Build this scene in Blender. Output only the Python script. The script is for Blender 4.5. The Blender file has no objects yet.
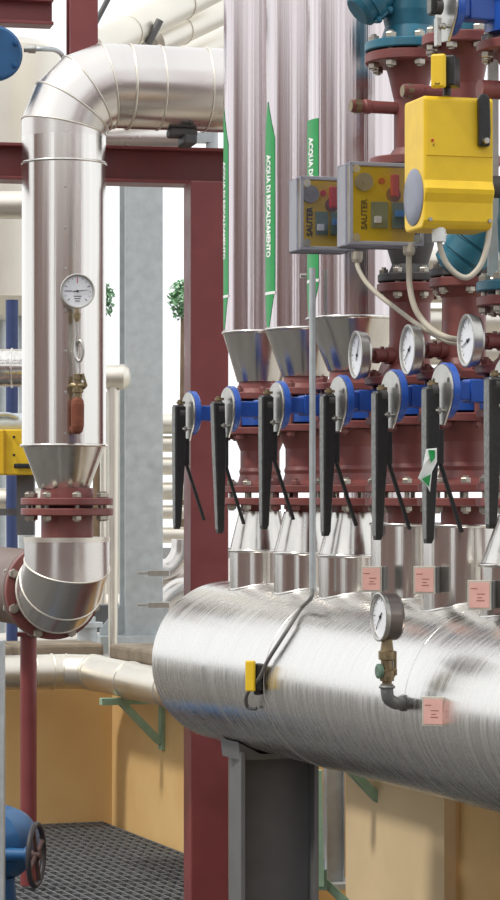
import bpy, math, random
from mathutils import Vector, Matrix
random.seed(7)
scene = bpy.context.scene
C = scene.collection
PI = math.pi

# ------------------------------------------------------------------ camera, sky, sun, exposure
F, HX, HY, EYE = 2700.0, 250.0, 497.0, 1.10          # focal length in pixels of the 500x900 frame, horizon row, eye height
cam_d = bpy.data.cameras.new('camera'); cam = bpy.data.objects.new('camera', cam_d); C.objects.link(cam)
cam.location = (0, 0, EYE); cam.rotation_euler = (PI/2, 0, 0)
cam_d.sensor_fit = 'VERTICAL'; cam_d.sensor_height = 24; cam_d.lens = F/900*24
cam_d.shift_y = (HY-450)/900; cam_d.clip_end = 500
scene.camera = cam

world = bpy.data.worlds.new('sky'); scene.world = world; world.use_nodes = True
wn = world.node_tree.nodes; wl = world.node_tree.links
bg = wn['Background']; bg.inputs['Color'].default_value = (0.95, 0.975, 1.0, 1); bg.inputs['Strength'].default_value = 1.15

sun_d = bpy.data.lights.new('sun', 'SUN'); sun = bpy.data.objects.new('sun', sun_d); C.objects.link(sun)
sun_d.energy = 1.9; sun_d.angle = math.radians(6); sun_d.color = (1.0, 0.95, 0.86)
sun.rotation_euler = Vector((0.62, 0.30, -0.95)).to_track_quat('-Z', 'Y').to_euler()

vs = scene.view_settings
vs.view_transform = 'Standard'; vs.look = 'None'; vs.gamma = 1; vs.exposure = 0.18; vs.use_curve_mapping = False

# ------------------------------------------------------------------ helpers
def U(px, py, Y): return Vector(((px-HX)/F*Y, Y, EYE+(HY-py)/F*Y))
def zat(py, Y): return EYE+(HY-py)/F*Y
def lin(c): return tuple(((v/255)/12.92 if v/255 <= 0.04045 else ((v/255+0.055)/1.055)**2.4) for v in c)
A70 = math.radians(70)
HU = Vector((math.cos(A70), -math.sin(A70), 0))       # along the header, towards the camera and right
HV = Vector((-math.sin(A70), -math.cos(A70), 0))      # across the header, towards left and camera
E1 = Vector((math.cos(0.21), math.sin(0.21), 0)); E2 = Vector((-math.sin(0.21), math.cos(0.21), 0))
Z = Vector((0, 0, 1))

def basis(ax):
    ax = Vector(ax).normalized()
    ref = Z if abs(ax.z) < 0.9 else Vector((1, 0, 0))
    a = ref.cross(ax).normalized(); b = ax.cross(a).normalized()
    return a, b, ax

class MB:
    def __init__(s): s.v = []; s.f = []; s.sm = []
    def add(s, vs_, fs, smooth=False):
        n = len(s.v); s.v += [Vector(p) for p in vs_]
        for f in fs: s.f.append([n+i for i in f]); s.sm.append(smooth)
        return s
    def box(s, c, size, axes=None, taper=1.0):
        c = Vector(c); a, b, d = axes if axes else (Vector((1,0,0)), Vector((0,1,0)), Z)
        hx, hy, hz = [q/2 for q in size]
        P = [c + a*x*(taper if z < 0 else 1) + b*y*(taper if z < 0 else 1) + d*z for z in (-hz, hz) for (x, y) in ((-hx,-hy),(hx,-hy),(hx,hy),(-hx,hy))]
        return s.add(P, [(3,2,1,0),(4,5,6,7),(0,1,5,4),(1,2,6,5),(2,3,7,6),(3,0,4,7)])
    def rings(s, rs, closed=False, cap0=True, cap1=True, smooth=True):
        n = len(rs[0]); P = [p for r in rs for p in r]; fs = []
        m = len(rs)
        for i in range(m if closed else m-1):
            j = (i+1) % m
            for k in range(n):
                l = (k+1) % n
                fs.append((i*n+k, i*n+l, j*n+l, j*n+k))
        s.add(P, fs, smooth)
        if not closed:
            if cap0: s.add(rs[0], [tuple(reversed(range(n)))])
            if cap1: s.add(rs[-1], [tuple(range(n))])
        return s
    def lathe(s, prof, o, ax=Z, seg=32, sharp=True, cap0=True, cap1=True):
        """prof: (distance along axis, radius); each band gets its own ring so edges stay crisp"""
        o = Vector(o); a, b, d = basis(ax)
        ring = lambda h, r: [o + d*h + (a*math.cos(t)+b*math.sin(t))*max(r, 1e-5) for t in [2*PI*k/seg for k in range(seg)]]
        if sharp:
            for i in range(len(prof)-1):
                s.rings([ring(*prof[i]), ring(*prof[i+1])], cap0=False, cap1=False)
        else: s.rings([ring(*p) for p in prof], cap0=False, cap1=False)
        if cap0: s.add(ring(*prof[0]), [tuple(reversed(range(seg)))])
        if cap1: s.add(ring(*prof[-1]), [tuple(range(seg))])
        return s
    def tube(s, p0, p1, r0, r1=None, seg=20):
        p0 = Vector(p0); p1 = Vector(p1); L = (p1-p0).length
        return s.lathe([(0, r0), (L, r1 if r1 is not None else r0)], p0, p1-p0, seg)
    def torus(s, o, ax, R, r, seg=40, sub=8):
        o = Vector(o); a, b, d = basis(ax); rs = []
        for k in range(seg):
            t = 2*PI*k/seg; e = a*math.cos(t)+b*math.sin(t)
            rs.append([o + e*(R+r*math.cos(q)) + d*r*math.sin(q) for q in [2*PI*j/sub for j in range(sub)]])
        return s.rings(rs, closed=True)
    def loop(s, pts, r, sub=6):
        """closed bead through the points"""
        n = len(pts); c = sum(pts, Vector())/n; rs = []
        for k in range(n):
            t = (pts[(k+1) % n]-pts[k-1]).normalized(); e = (pts[k]-c).normalized(); g = t.cross(e).normalized()
            rs.append([pts[k] + e*r*math.cos(q) + g*r*math.sin(q) for q in [2*PI*j/sub for j in range(sub)]])
        return s.rings(rs, closed=True)
    def sweep(s, pts, r, sub=10, smooth_n=6):
        pts = [Vector(p) for p in pts]
        if smooth_n:
            P = [pts[0]*2-pts[1]] + pts + [pts[-1]*2-pts[-2]]; out = []
            for i in range(1, len(P)-2):
                for k in range(smooth_n):
                    t = k/smooth_n; p0, p1, p2, p3 = P[i-1:i+3]
                    out.append(0.5*((2*p1)+(p2-p0)*t+(2*p0-5*p1+4*p2-p3)*t*t+(3*p1-p0-3*p2+p3)*t**3))
            out.append(pts[-1]); pts = out
        rs = []; a = None
        for i, p in enumerate(pts):
            t = (pts[min(i+1, len(pts)-1)]-pts[max(i-1, 0)]).normalized()
            if a is None: a, b, _ = basis(t)
            else: a = (a - t*a.dot(t)).normalized(); b = t.cross(a)
            rr = r[min(int(i/len(pts)*len(r)), len(r)-1)] if isinstance(r, (list, tuple)) else r
            rs.append([p + (a*math.cos(q)+b*math.sin(q))*rr for q in [2*PI*j/sub for j in range(sub)]])
        return s.rings(rs)
    def prism(s, outline, o, a, b, d, depth, smooth=False):
        """outline in (a,b) plane at o, extruded along d"""
        o = Vector(o); n = len(outline)
        P0 = [o + a*x + b*y for x, y in outline]; P1 = [p + d*depth for p in P0]
        s.add(P0+P1, [(k, (k+1) % n, n+(k+1) % n, n+k) for k in range(n)], smooth)
        s.add(P0, [tuple(reversed(range(n)))]); s.add(P1, [tuple(range(n))])
        return s
    def build(s, name, mat, parent=None, bevel=0, **props):
        base = WORLD[parent.name] if parent else None
        if base is None:
            lo = Vector((min(p.x for p in s.v), min(p.y for p in s.v), min(p.z for p in s.v))); hi = Vector((max(p.x for p in s.v), max(p.y for p in s.v), max(p.z for p in s.v)))
            base = Vector(((lo.x+hi.x)/2, (lo.y+hi.y)/2, lo.z))
        me = bpy.data.meshes.new(name)
        me.from_pydata([tuple(p-base) for p in s.v], [], s.f)
        me.polygons.foreach_set('use_smooth', s.sm)
        me.validate()
        import bmesh
        bm = bmesh.new(); bm.from_mesh(me)
        bmesh.ops.remove_doubles(bm, verts=bm.verts, dist=1e-6) if bevel else None
        bmesh.ops.recalc_face_normals(bm, faces=bm.faces)
        bm.to_mesh(me); bm.free()
        me.materials.append(mat)
        o = bpy.data.objects.new(name, me); C.objects.link(o)
        if parent: o.parent = parent
        else: o.location = base
        WORLD[o.name] = base.copy()
        if bevel:
            m = o.modifiers.new('bevel', 'BEVEL'); m.width = bevel; m.segments = 2; m.limit_method = 'ANGLE'; m.angle_limit = math.radians(40)
        for k, v in props.items(): o[k] = v
        return o
WORLD = {}
def thing(name, loc, label, cat, group=None):
    o = bpy.data.objects.new(name, None); C.objects.link(o); o.location = loc; o.empty_display_size = 0.05
    WORLD[o.name] = Vector(loc); o['label'] = label; o['category'] = cat
    if group: o['group'] = group
    return o
def struct(mb, name, mat, label=None, **k):
    o = mb.build(name, mat, None, **k); o['kind'] = 'structure'
    if label: o['label'] = label
    return o
BM_ = {}
def bolt(parent, p, ax, L, r, mat, name='bolt', shank=0.6):
    """hex head, shank and nut along ax centred on p; mesh shared between alike bolts"""
    key = (round(L, 4), round(r, 4), mat.name)
    if key not in BM_:
        m = MB(); h = r*1.0
        m.lathe([(-L/2-h-0.003, r*0.5), (L/2+h+0.004, r*0.5)], (0,0,0), Z, 8)
        for z0 in (-L/2-h, L/2): m.lathe([(z0, r*0.92), (z0+h*0.15, r), (z0+h*0.85, r), (z0+h, r*0.92)], (0,0,0), Z, 6)
        me = bpy.data.meshes.new(name); me.from_pydata([tuple(v) for v in m.v], [], m.f); me.materials.append(mat); BM_[key] = me
    o = bpy.data.objects.new(name, BM_[key]); C.objects.link(o); o.parent = parent
    o.location = Vector(p)-WORLD[parent.name]; o.rotation_euler = Vector(ax).to_track_quat('Z', 'Y').to_euler()
    WORLD[o.name] = Vector(p)
    return o

# ------------------------------------------------------------------ materials
MATS = {}
def mat(name, rgb, rough=0.5, metal=0.0, var=0.12, scale=30, stretch=None, bump=0.0, rot=0.0, rgb2=None, spec=0.5, rvar=0.0, coat=0):
    m = bpy.data.materials.new(name); m.use_nodes = True; nt = m.node_tree; N = nt.nodes; L = nt.links
    p = N['Principled BSDF']; p.inputs['Roughness'].default_value = rough; p.inputs['Metallic'].default_value = metal
    p.inputs['Specular IOR Level'].default_value = spec; p.inputs['Coat Weight'].default_value = coat
    tc = N.new('ShaderNodeTexCoord'); mp = N.new('ShaderNodeMapping'); mp.inputs['Rotation'].default_value = (0, 0, rot)
    mp.inputs['Scale'].default_value = stretch if stretch else (1, 1, 1)
    mpr = N.new('ShaderNodeVectorRotate'); mpr.rotation_type = 'Z_AXIS'; mpr.inputs['Angle'].default_value = rot
    mp.inputs['Rotation'].default_value = (0, 0, 0)
    L.new(tc.outputs['Object'], mpr.inputs['Vector']); L.new(mpr.outputs['Vector'], mp.inputs['Vector'])
    nz = N.new('ShaderNodeTexNoise'); nz.inputs['Scale'].default_value = scale; nz.inputs['Detail'].default_value = 5
    L.new(mp.outputs['Vector'], nz.inputs['Vector'])
    rp = N.new('ShaderNodeValToRGB'); rp.color_ramp.elements[0].position = 0.3; rp.color_ramp.elements[1].position = 0.7
    c = lin(rgb); c2 = lin(rgb2) if rgb2 else tuple(min(1, v*(1+var)) for v in c)
    c1 = c if rgb2 else tuple(v*(1-var) for v in c)
    rp.color_ramp.elements[0].color = (*c1, 1); rp.color_ramp.elements[1].color = (*c2, 1)
    L.new(nz.outputs['Fac'], rp.inputs['Fac']); L.new(rp.outputs['Color'], p.inputs['Base Color'])
    if rvar:
        mr = N.new('ShaderNodeMapRange'); mr.inputs['From Min'].default_value = 0.3; mr.inputs['From Max'].default_value = 0.7
        mr.inputs['To Min'].default_value = max(0.02, rough-rvar); mr.inputs['To Max'].default_value = rough+rvar
        L.new(nz.outputs['Fac'], mr.inputs['Value']); L.new(mr.outputs['Result'], p.inputs['Roughness'])
    if bump:
        b = N.new('ShaderNodeBump'); b.inputs['Strength'].default_value = bump; b.inputs['Distance'].default_value = 0.01
        L.new(nz.outputs['Fac'], b.inputs['Height']); L.new(b.outputs['Normal'], p.inputs['Normal'])
    MATS[name] = m
    return m
ALU_V = mat('aluminium jacket rolled upright', (224,220,214), 0.19, 1, 0.10, 1, (60, 60, 0.5), bump=0.10, rvar=0.06)
ALU_MV = mat('aluminium jacket with painted mauve reflection', (214,204,205), 0.20, 1, 0.16, 1, (85, 85, 0.5), bump=0.16, rvar=0.07)  # mauve reflected from red steel is put into the streaked base colour
ALU_H = mat('aluminium jacket across', (222,217,212), 0.27, 1, 0.08, 1, (3, 3, 3), bump=0.02, rvar=0.06)
ALU_B = mat('brushed header jacket', (224,221,216), 0.27, 1, 0.08, 1, (3, 110, 3), bump=0.018, rot=PI/2-A70+PI/2-PI/2, rvar=0.08)
ALU_D = mat('dull aluminium cladding', (226,220,208), 0.42, 1, 0.06, 4, bump=0.02, rvar=0.05)
CONE = mat('cone jacket', (210,206,200), 0.22, 1, 0.10, 1, (40, 40, 6), bump=0.05, rvar=0.06)
STEEL = mat('plain steel', (190,188,182), 0.35, 1, 0.1, 60)
ZINC = mat('zinc plated bolt', (178,172,160), 0.38, 0.9, 0.15, 80)
REDBOLT = mat('painted bolt', (126,74,70), 0.5, 0, 0.2, 80)
RED = mat('maroon paint', (126,60,60), 0.42, 0, 0.10, 14, rvar=0.08, bump=0.02)
REDP = mat('maroon pipe paint', (124,68,64), 0.45, 0, 0.16, 22, rvar=0.1, bump=0.05)
BROWN = mat('brown primer pipe', (112,92,84), 0.5, 0, 0.15, 14)
GALV = mat('galvanised steel', (184,190,192), 0.45, 0.35, 0.10, 30, rvar=0.08)
GREYM = mat('dark grey painted steel', (104,104,104), 0.55, 0.2, 0.12, 10, bump=0.03)
BLUE = mat('valve blue paint', (36,84,172), 0.38, 0, 0.12, 30, coat=0.2)
TEAL = mat('teal paint', (46,110,132), 0.42, 0, 0.22, 30, coat=0.1)
PUMPB = mat('pump blue paint', (32,88,136), 0.4, 0, 0.12, 20)
NAVY = mat('navy paint', (52,66,110), 0.5, 0, 0.1, 20)
BLACK = mat('black grip', (34,34,34), 0.42, 0, 0.25, 90, bump=0.1)
WORN = mat('worn grip edge', (120,122,120), 0.5, 0.2, 0.3, 120, bump=0.1)
DARK = mat('dark grey casting', (76,74,74), 0.55, 0.1, 0.15, 30, bump=0.05)
YEL = mat('yellow plastic', (232,192,36), 0.40, 0, 0.05, 30)
GREYB = mat('grey plastic housing', (150,150,158), 0.5, 0, 0.06, 30)
BEIGE = mat('beige cable', (186,178,162), 0.5, 0, 0.06, 30)
WHITE = mat('white enamel dial', (226,228,232), 0.4, 0, 0.03, 30)
INK = mat('black ink', (30,30,34), 0.6, 0, 0.05, 30)
REDI = mat('red ink', (196,40,44), 0.5, 0, 0.05, 30)
PINK = mat('pink printed plate', (222,172,162), 0.5, 0, 0.06, 40)
PINKD = mat('plate print', (150,84,78), 0.6, 0, 0.05, 40)
GREENS = mat('green marker film', (20,148,72), 0.4, 0, 0.06, 40)
WFILM = mat('white film', (238,240,236), 0.4, 0, 0.03, 40)
GREENB = mat('pale green paint', (146,176,150), 0.5, 0, 0.14, 20, bump=0.03)
BRASS = mat('tarnished brass', (140,124,96), 0.42, 0.8, 0.2, 60, rvar=0.1)
RUST = mat('rusty fitting', (122,68,48), 0.7, 0.2, 0.25, 60, bump=0.2)
RUSTD = mat('dark rusty casting', (84,60,56), 0.6, 0.1, 0.2, 40)
OCHRE = mat('ochre render', (216,182,126), 0.85, 0, 0.10, 5, bump=0.10, rgb2=(208,170,112))
BEIGEW = mat('beige render', (214,190,150), 0.85, 0, 0.06, 5, bump=0.10)
CONC = mat('weathered concrete', (126,114,98), 0.9, 0, 0.3, 12, bump=0.5)
CONCL = mat('light concrete', (178,174,166), 0.9, 0, 0.12, 2, bump=0.1)
GRATE = mat('grating steel', (122,124,126), 0.5, 0.5, 0.15, 20)
PCB = mat('circuit board', (96,120,108), 0.5, 0, 0.2, 60)
SGREY = mat('spring grey', (150,150,152), 0.4, 0.6, 0.1, 60)
LEAF = mat('tree leaf', (150,190,150), 0.7, 0, 0.3, 8)
BARK = mat('tree bark', (110,90,70), 0.9, 0, 0.2, 10)
MIDB = mat('light blue plastic', (70,140,200), 0.4, 0, 0.1, 30)
ACR = bpy.data.materials.new('clear cover'); ACR.use_nodes = True
_n = ACR.node_tree.nodes; _n.clear(); _o = _n.new('ShaderNodeOutputMaterial'); _m = _n.new('ShaderNodeMixShader'); _t = _n.new('ShaderNodeBsdfTransparent'); _g = _n.new('ShaderNodeBsdfGlossy')
_t.inputs['Color'].default_value = (0.90, 0.90, 0.92, 1); _g.inputs['Roughness'].default_value = 0.12; _g.inputs['Color'].default_value = (0.9, 0.9, 0.95, 1); _m.inputs['Fac'].default_value = 0.10
for a_, b_ in ((_t.outputs[0], _m.inputs[1]), (_g.outputs[0], _m.inputs[2]), (_m.outputs[0], _o.inputs[0])): ACR.node_tree.links.new(a_, b_)

# ------------------------------------------------------------------ setting: ground, terrace wall, grating
C0 = Vector((-0.47, 9.2, 0)); TOP = 0.60
m = MB().box((0, 20, -0.45), (120, 120, 0.1)); struct(m, 'floor', mat('dark yard paving', (92,90,88), 0.9, 0, 0.15, 2), 'pale concrete ground below the grating')
def uv(t, s, z=0): return C0 + HU*t + HV*s + Z*z       # along the wall, out from the wall
# L-shaped retaining wall carrying the terrace; set back between two stretches
plan = [(0, 1.1), (0, 0), (0.95, 0), (0.95, -0.5), (2.19, -0.5), (2.19, 0), (2.83, 0), (2.83, -0.01), (7, -0.01), (7, -9), (-14, -9), (-14, 1.1)]
m = MB(); P = [uv(t, s) for t, s in plan]
n = len(P); m.add([p - Z*0.4 for p in P] + [p + Z*(TOP-0.05) for p in P], [(k, (k+1) % n, n+(k+1) % n, n+k) for k in range(n)])
wall = struct(m, 'wall_back', OCHRE, 'ochre rendered retaining wall behind the pipes')
m = MB(); m.add([p + Z*(TOP-0.05) for p in P], [tuple(range(n))]); struct(m, 'floor_terrace', CONCL, 'pale terrace on top of the ochre wall')
m = MB()
m.prism([(0.0, 0.0), (0.635, 0.0), (0.635, 0.03), (0.0, 0.03)], uv(2.195, 0.0, -0.4), HU, HV, Z, TOP+0.35)
m.build('render_pier', BEIGEW, wall)
for k in range(3):                                        # coping blocks along both stretches
    m = MB(); j = random.uniform(-.008, .008)
    m.box(uv(-0.11+j, 0.02+0.32*k+0.16, TOP-0.022+j*0.6), (0.30, 0.245, 0.055), (HV, HU, Z)); o = m.build('coping_stone', CONC, wall, bevel=0.012)
for k in range(3):
    m = MB(); j = random.uniform(-.008, .008)
    m.box(uv(0.16+0.31*k, -0.10+j, TOP-0.022+j*0.6), (0.295, 0.245, 0.055), (HU, HV, Z)); m.build('coping_stone', CONC, wall, bevel=0.012)
for k in range(3):
    m = MB(); j = random.uniform(-.008, .008)
    m.box(uv(2.345+0.31*k, -0.10+j, TOP-0.022+j*0.6), (0.295, 0.235, 0.055), (HU, HV, Z)); m.build('coping_stone', CONC, wall, bevel=0.012)
# expanded metal grating floor
m = MB()
for r in range(36):                                        # bearing bars along the wall, cross rods between them
    s0 = 0.045 + 0.030*r
    m.box(uv(1.75, s0, -0.015), (3.46, 0.0045, 0.030), (HU, HV, Z))
for k in range(46):
    m.box(uv(0.03+0.075*k, 0.57, -0.004), (0.007, 1.06, 0.007), (HU, HV, Z))
g = m.build('grating_mesh', GRATE, None); g['kind'] = 'stuff'; g['label'] = 'grey metal bar grating floor beside the ochre wall'; g['category'] = 'grating'
for k, (a_, b_) in enumerate((((0.0, 0.75), (3.5, 0.75)), ((0.0, 1.5), (3.5, 1.5)))):
    m = MB(); pa, pb = uv(*a_), uv(*b_); m.box((pa+pb)/2 - Z*0.055, ((pb-pa).length, 0.05, 0.08), (HU, HV, Z)); o = m.build('grating_joist', GREYM, None)
    o['kind'] = 'structure'
# plant buildings round the yard (seen in the jackets' reflections)
BLD = mat('brown grey building render', (150,126,120), 0.9, 0, 0.1, 3)
m = MB().box((6, -7, 1.8), (24, 0.4, 4.4)); wf = struct(m, 'wall_front', BLD, 'plant building wall facing the pipes')
for k in range(6):
    m = MB().box((-4.5+3.2*k, -6.78, 1.8), (0.22, 0.05, 4.3)); m.build('steel_pilaster', RED, wf)
m = MB().box((-10, 0.2, 1.8), (0.4, 13.0, 4.4)); wl_ = struct(m, 'wall_left', BLD, 'side building wall left of the yard')
for k in range(4):
    m = MB().box((-9.78, -4.5+3.2*k, 1.8), (0.05, 0.22, 4.3)); m.build('steel_pilaster', RED, wl_)

# ------------------------------------------------------------------ shared part builders
def flange(parent, c, r, th, mt, ax=Z, seg=40, name='flange', hole=None):
    ax = Vector(ax).normalized(); b = min(0.0022, th*0.2)
    m = MB().lathe([(-th/2, r-b), (-th/2+b, r), (th/2-b, r), (th/2, r-b)], c, ax, seg)
    return m.build(name, mt, parent)
def bolts(fl, c, R, n, L, r, mt, ax=Z, ph=0.2):
    a, b, d = basis(ax)
    for k in range(n):
        t = ph + 2*PI*k/n
        bolt(fl, Vector(c)+(a*math.cos(t)+b*math.sin(t))*R, d, L, r, mt)
def ringpts(o, d, r, plane_o, plane_n, seg=40, ref=None):
    a, b, _ = basis(d) if ref is None else ref
    out = []
    for k in range(seg):
        t = 2*PI*k/seg; p = Vector(o) + (a*math.cos(t)+b*math.sin(t))*r
        out.append(p + d*((plane_o-p).dot(plane_n)/d.dot(plane_n)))
    return out
def elbow(parent, start, d0, d1, R, r, n, mt, beadmt, dirs=None, gore='elbow_gore'):
    """lobster-back bend from direction d0 to d1; returns the end centre"""
    d0 = d0.normalized(); d1 = d1.normalized()
    cen = start + d1*R; side = (start-cen).normalized()
    ang = PI/2; halfs = n                                   # n mitre seams
    pos = lambda t: cen + (side*math.cos(t) + d0*math.sin(t))*R
    dirn = lambda t: (-side*math.sin(t) + d0*math.cos(t)).normalized()
    axis = d0.cross(d1).normalized()
    ref = lambda d: (axis, d.cross(axis).normalized(), d)
    mids = [math.radians(q) for q in dirs] if dirs else [ang*k/n for k in range(n+1)]
    ts = [((mids[k]+mids[k+1])/2, (mids[k+1]-mids[k])/2) for k in range(n)]
    planes = [(start, d0)] + [(cen + (side*math.cos(t)+d0*math.sin(t))*R/math.cos(hf), dirn(t)) for t, hf in ts] + [(pos(ang), d1)]
    for k in range(n+1):
        d = dirn(mids[k]); c = pos(mids[k])
        r0 = ringpts(c, d, r, *planes[k], ref=ref(d)); r1 = ringpts(c, d, r, *planes[k+1], ref=ref(d))
        m = MB().rings([r0, r1], cap0=False, cap1=False); go = m.build(gore, mt, parent)
        if k < n: MB().loop(r1, 0.0028).build('seam_bead', beadmt, go)
    return pos(ang)
def disc_text(parent, txt, size, o, a, b, mt, name='lettering', wrap=None, xs=1.0, ys=1.0, align='LEFT', bold=0.0):
    """flat lettering: a = reading direction, b = up; wrap(x, y) maps to a point"""
    cu = bpy.data.curves.new(name, 'FONT'); cu.body = txt; cu.size = size; cu.resolution_u = 2; cu.align_x = align; cu.offset = bold
    ob = bpy.data.objects.new(name, cu); C.objects.link(ob)
    dg = bpy.context.evaluated_depsgraph_get(); me = bpy.data.meshes.new_from_object(ob.evaluated_get(dg))
    bpy.data.objects.remove(ob); base = WORLD[parent.name]
    for v in me.vertices:
        x, y = v.co.x*xs, v.co.y*ys
        p = wrap(x, y) if wrap else o + a*x + b*y
        v.co = p-base
    me.materials.clear(); me.materials.append(mt)
    ob = bpy.data.objects.new(name, me); C.objects.link(ob); ob.parent = parent; WORLD[ob.name] = base
    return ob

# ------------------------------------------------------------------ header tank
def head_at(px):
    Y = 5.7*1073/(px+733); return Vector(((px-HX)/F*Y, Y, 0))
HAX, HR = 0.715, 0.187
T0 = head_at(225); T1 = T0 + HU*1.95
def on_header(px, py):
    """where a sight line meets the header jacket, with the outward normal"""
    o = Vector((0, 0, EYE)); d = (U(px, py, 1.0)-o)
    q = o - (T0+Z*HAX); dp = d - HU*d.dot(HU); qp = q - HU*q.dot(HU)
    A, B, Cc = dp.dot(dp), 2*dp.dot(qp), qp.dot(qp)-HR*HR; disc = B*B-4*A*Cc
    t = (-B - math.sqrt(max(disc, 0)))/(2*A); p = o + d*t
    nn = p - (T0+Z*HAX); nn = (nn - HU*nn.dot(HU)).normalized()
    return p, nn
head = thing('header_tank', (T0 + HU*0.97), 'large horizontal aluminium clad header tank carrying the row of lever valves', 'tank')
c0 = T0 + Z*HAX
prof = [(0, 0.01), (0, HR-0.022), (0.002, HR-0.012), (0.008, HR-0.003), (0.016, HR)]
m = MB().lathe(prof, c0, HU, 72, sharp=False, cap1=False); m.build('end_cap', ALU_B, head)
for k, (a_, b_) in enumerate(((0.016, 0.77), (0.77, 1.507), (1.507, 1.95))):
    m = MB().lathe([(a_, HR+0.0006*k), (b_, HR+0.0006*k)], c0, HU, 72, cap0=False, cap1=(k == 2)); sh = m.build('jacket_sheet', ALU_B, head)
    if k: MB().torus(c0+HU*a_, HU, HR+0.0002, 0.0016, 72, 6).build('seam_bead', ALU_B, sh)

ST = [260, 306, 353, 410, 464, 525, 592]                   # where each branch stands
base = [head_at(p) for p in ST]
def zc(i, z): return base[i] + Z*z
for i in range(7):
    cone = i in (0, 1, 2, 5, 6); r = [0.069, 0.070, 0.072, 0.078, 0.079, 0.080, 0.08][i]
    if cone:
        m = MB().lathe([(0.70, r), (0.978, r)], base[i], Z, 40, cap0=False, cap1=False); st = m.build('branch_jacket', ALU_V, head)
        MB().lathe([(0.978, r+0.001), (1.060, 0.050), (1.068, 0.048)], base[i], Z, 40, cap0=False).build('branch_cone', CONE, st)
        MB().torus(zc(i, 0.978), Z, r+0.001, 0.0038).build('seam_bead', ALU_V, st)
    else:
        m = MB().lathe([(0.70, r), (1.046, r)], base[i], Z, 40, cap0=False); st = m.build('branch_jacket', ALU_V, head)
        MB().torus(zc(i, 1.046), Z, r, 0.0034).build('seam_bead', ALU_V, st)
    # flashing collar where the branch meets the drum
    pts = []
    for k in range(48):
        t = 2*PI*k/48; e = HU*math.cos(t) + HV*math.sin(t); s_ = r*math.sin(t)
        pts.append(base[i] + e*r + Z*(HAX + math.sqrt(HR*HR - s_*s_)))
    MB().loop(pts, 0.0045).build('flashing', ALU_B, st)
    MB().lathe([(1.04, 0.044), (1.084, 0.044)], base[i], Z, 28).build('branch_neck', REDP, head)
    FR = [0.086, 0.087, 0.088, 0.089, 0.089, 0.089, 0.089][i]
    fl = flange(head, zc(i, 1.0905), FR, 0.016, REDP)
    if i < 6: bolts(fl, zc(i, 1.104), FR-0.016, 8, 0.043, 0.0105, ZINC if i != 1 else REDBOLT, ph=0.35+0.1*i)

# ------------------------------------------------------------------ risers
wordz = ['first', 'second', 'third']
def riser_base(t, i, top=True):
    """weld neck between the header flange and the valve, lower valve flange"""
    m = MB().lathe([(1.126, 0.062), (1.136, 0.050), (1.150, 0.046), (1.158, 0.048), (1.166, 0.045), (1.205, 0.045), (1.222, 0.052), (1.240, 0.060)], base[i], Z, 32)
    m.build('weld_neck', REDP, t)
    FR = 0.086 + (0.002 if i > 1 else 0)
    flange(t, zc(i, 1.1175), FR, 0.016, REDP); flange(t, zc(i, 1.2495), FR, 0.016, REDP)
def marker(t, c, r, z0, z1, txt, tz, point, zl=None, back=0.0):
    rows = []
    N = 24
    for k in range(N+1):
        z = z0 + (z1-z0)*k/N; w = 0.34
        if point and k <= 4: w = 0.34*(0.05+0.95*k/4)
        if k >= N-4: w = 0.34*(0.25+0.75*(N-k)/4)
        rows.append((z, w))
    ang0 = math.atan2(HV.y, HV.x) - back
    def P_(a_, z, rr): return Vector((c.x+rr*math.cos(ang0+a_), c.y+rr*math.sin(ang0+a_), z))
    m = MB()
    rs = [[P_(w*(j/6-1), z, r) for j in range(13)] for z, w in rows]
    for k in range(N):
        m.add(rs[k]+rs[k+1], [(j, j+1, 14+j, 13+j) for j in range(12)], True)
    st = m.build('pipe_marker', GREENS, t)
    if zl:
        m = MB()
        ra = [P_(0.36*(j/6-1), zl, r+0.0004) for j in range(13)]; rb = [P_(0.36*(j/6-1), zl-0.006, r+0.0004) for j in range(13)]
        m.add(ra+rb, [(j, j+1, 14+j, 13+j) for j in range(12)], True); m.build('marker_band', WFILM, st)
    if txt: disc_text(st, txt, 0.0175, None, None, None, WFILM, wrap=lambda x, y: P_(0.10+(y-0.006)*1.7/r*1.0-0.06, tz-x, r+0.0008), xs=0.96, bold=0.0008)
    return st
colR = [0.083, 0.088, 0.095]
lab = ['insulated aluminium riser pipe nearest the maroon column, tapering to the first lever valve',
       'middle one of three insulated risers, green marker with white lettering down its left side',
       'widest insulated riser pipe, behind the two clear-lidded control boxes']
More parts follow.
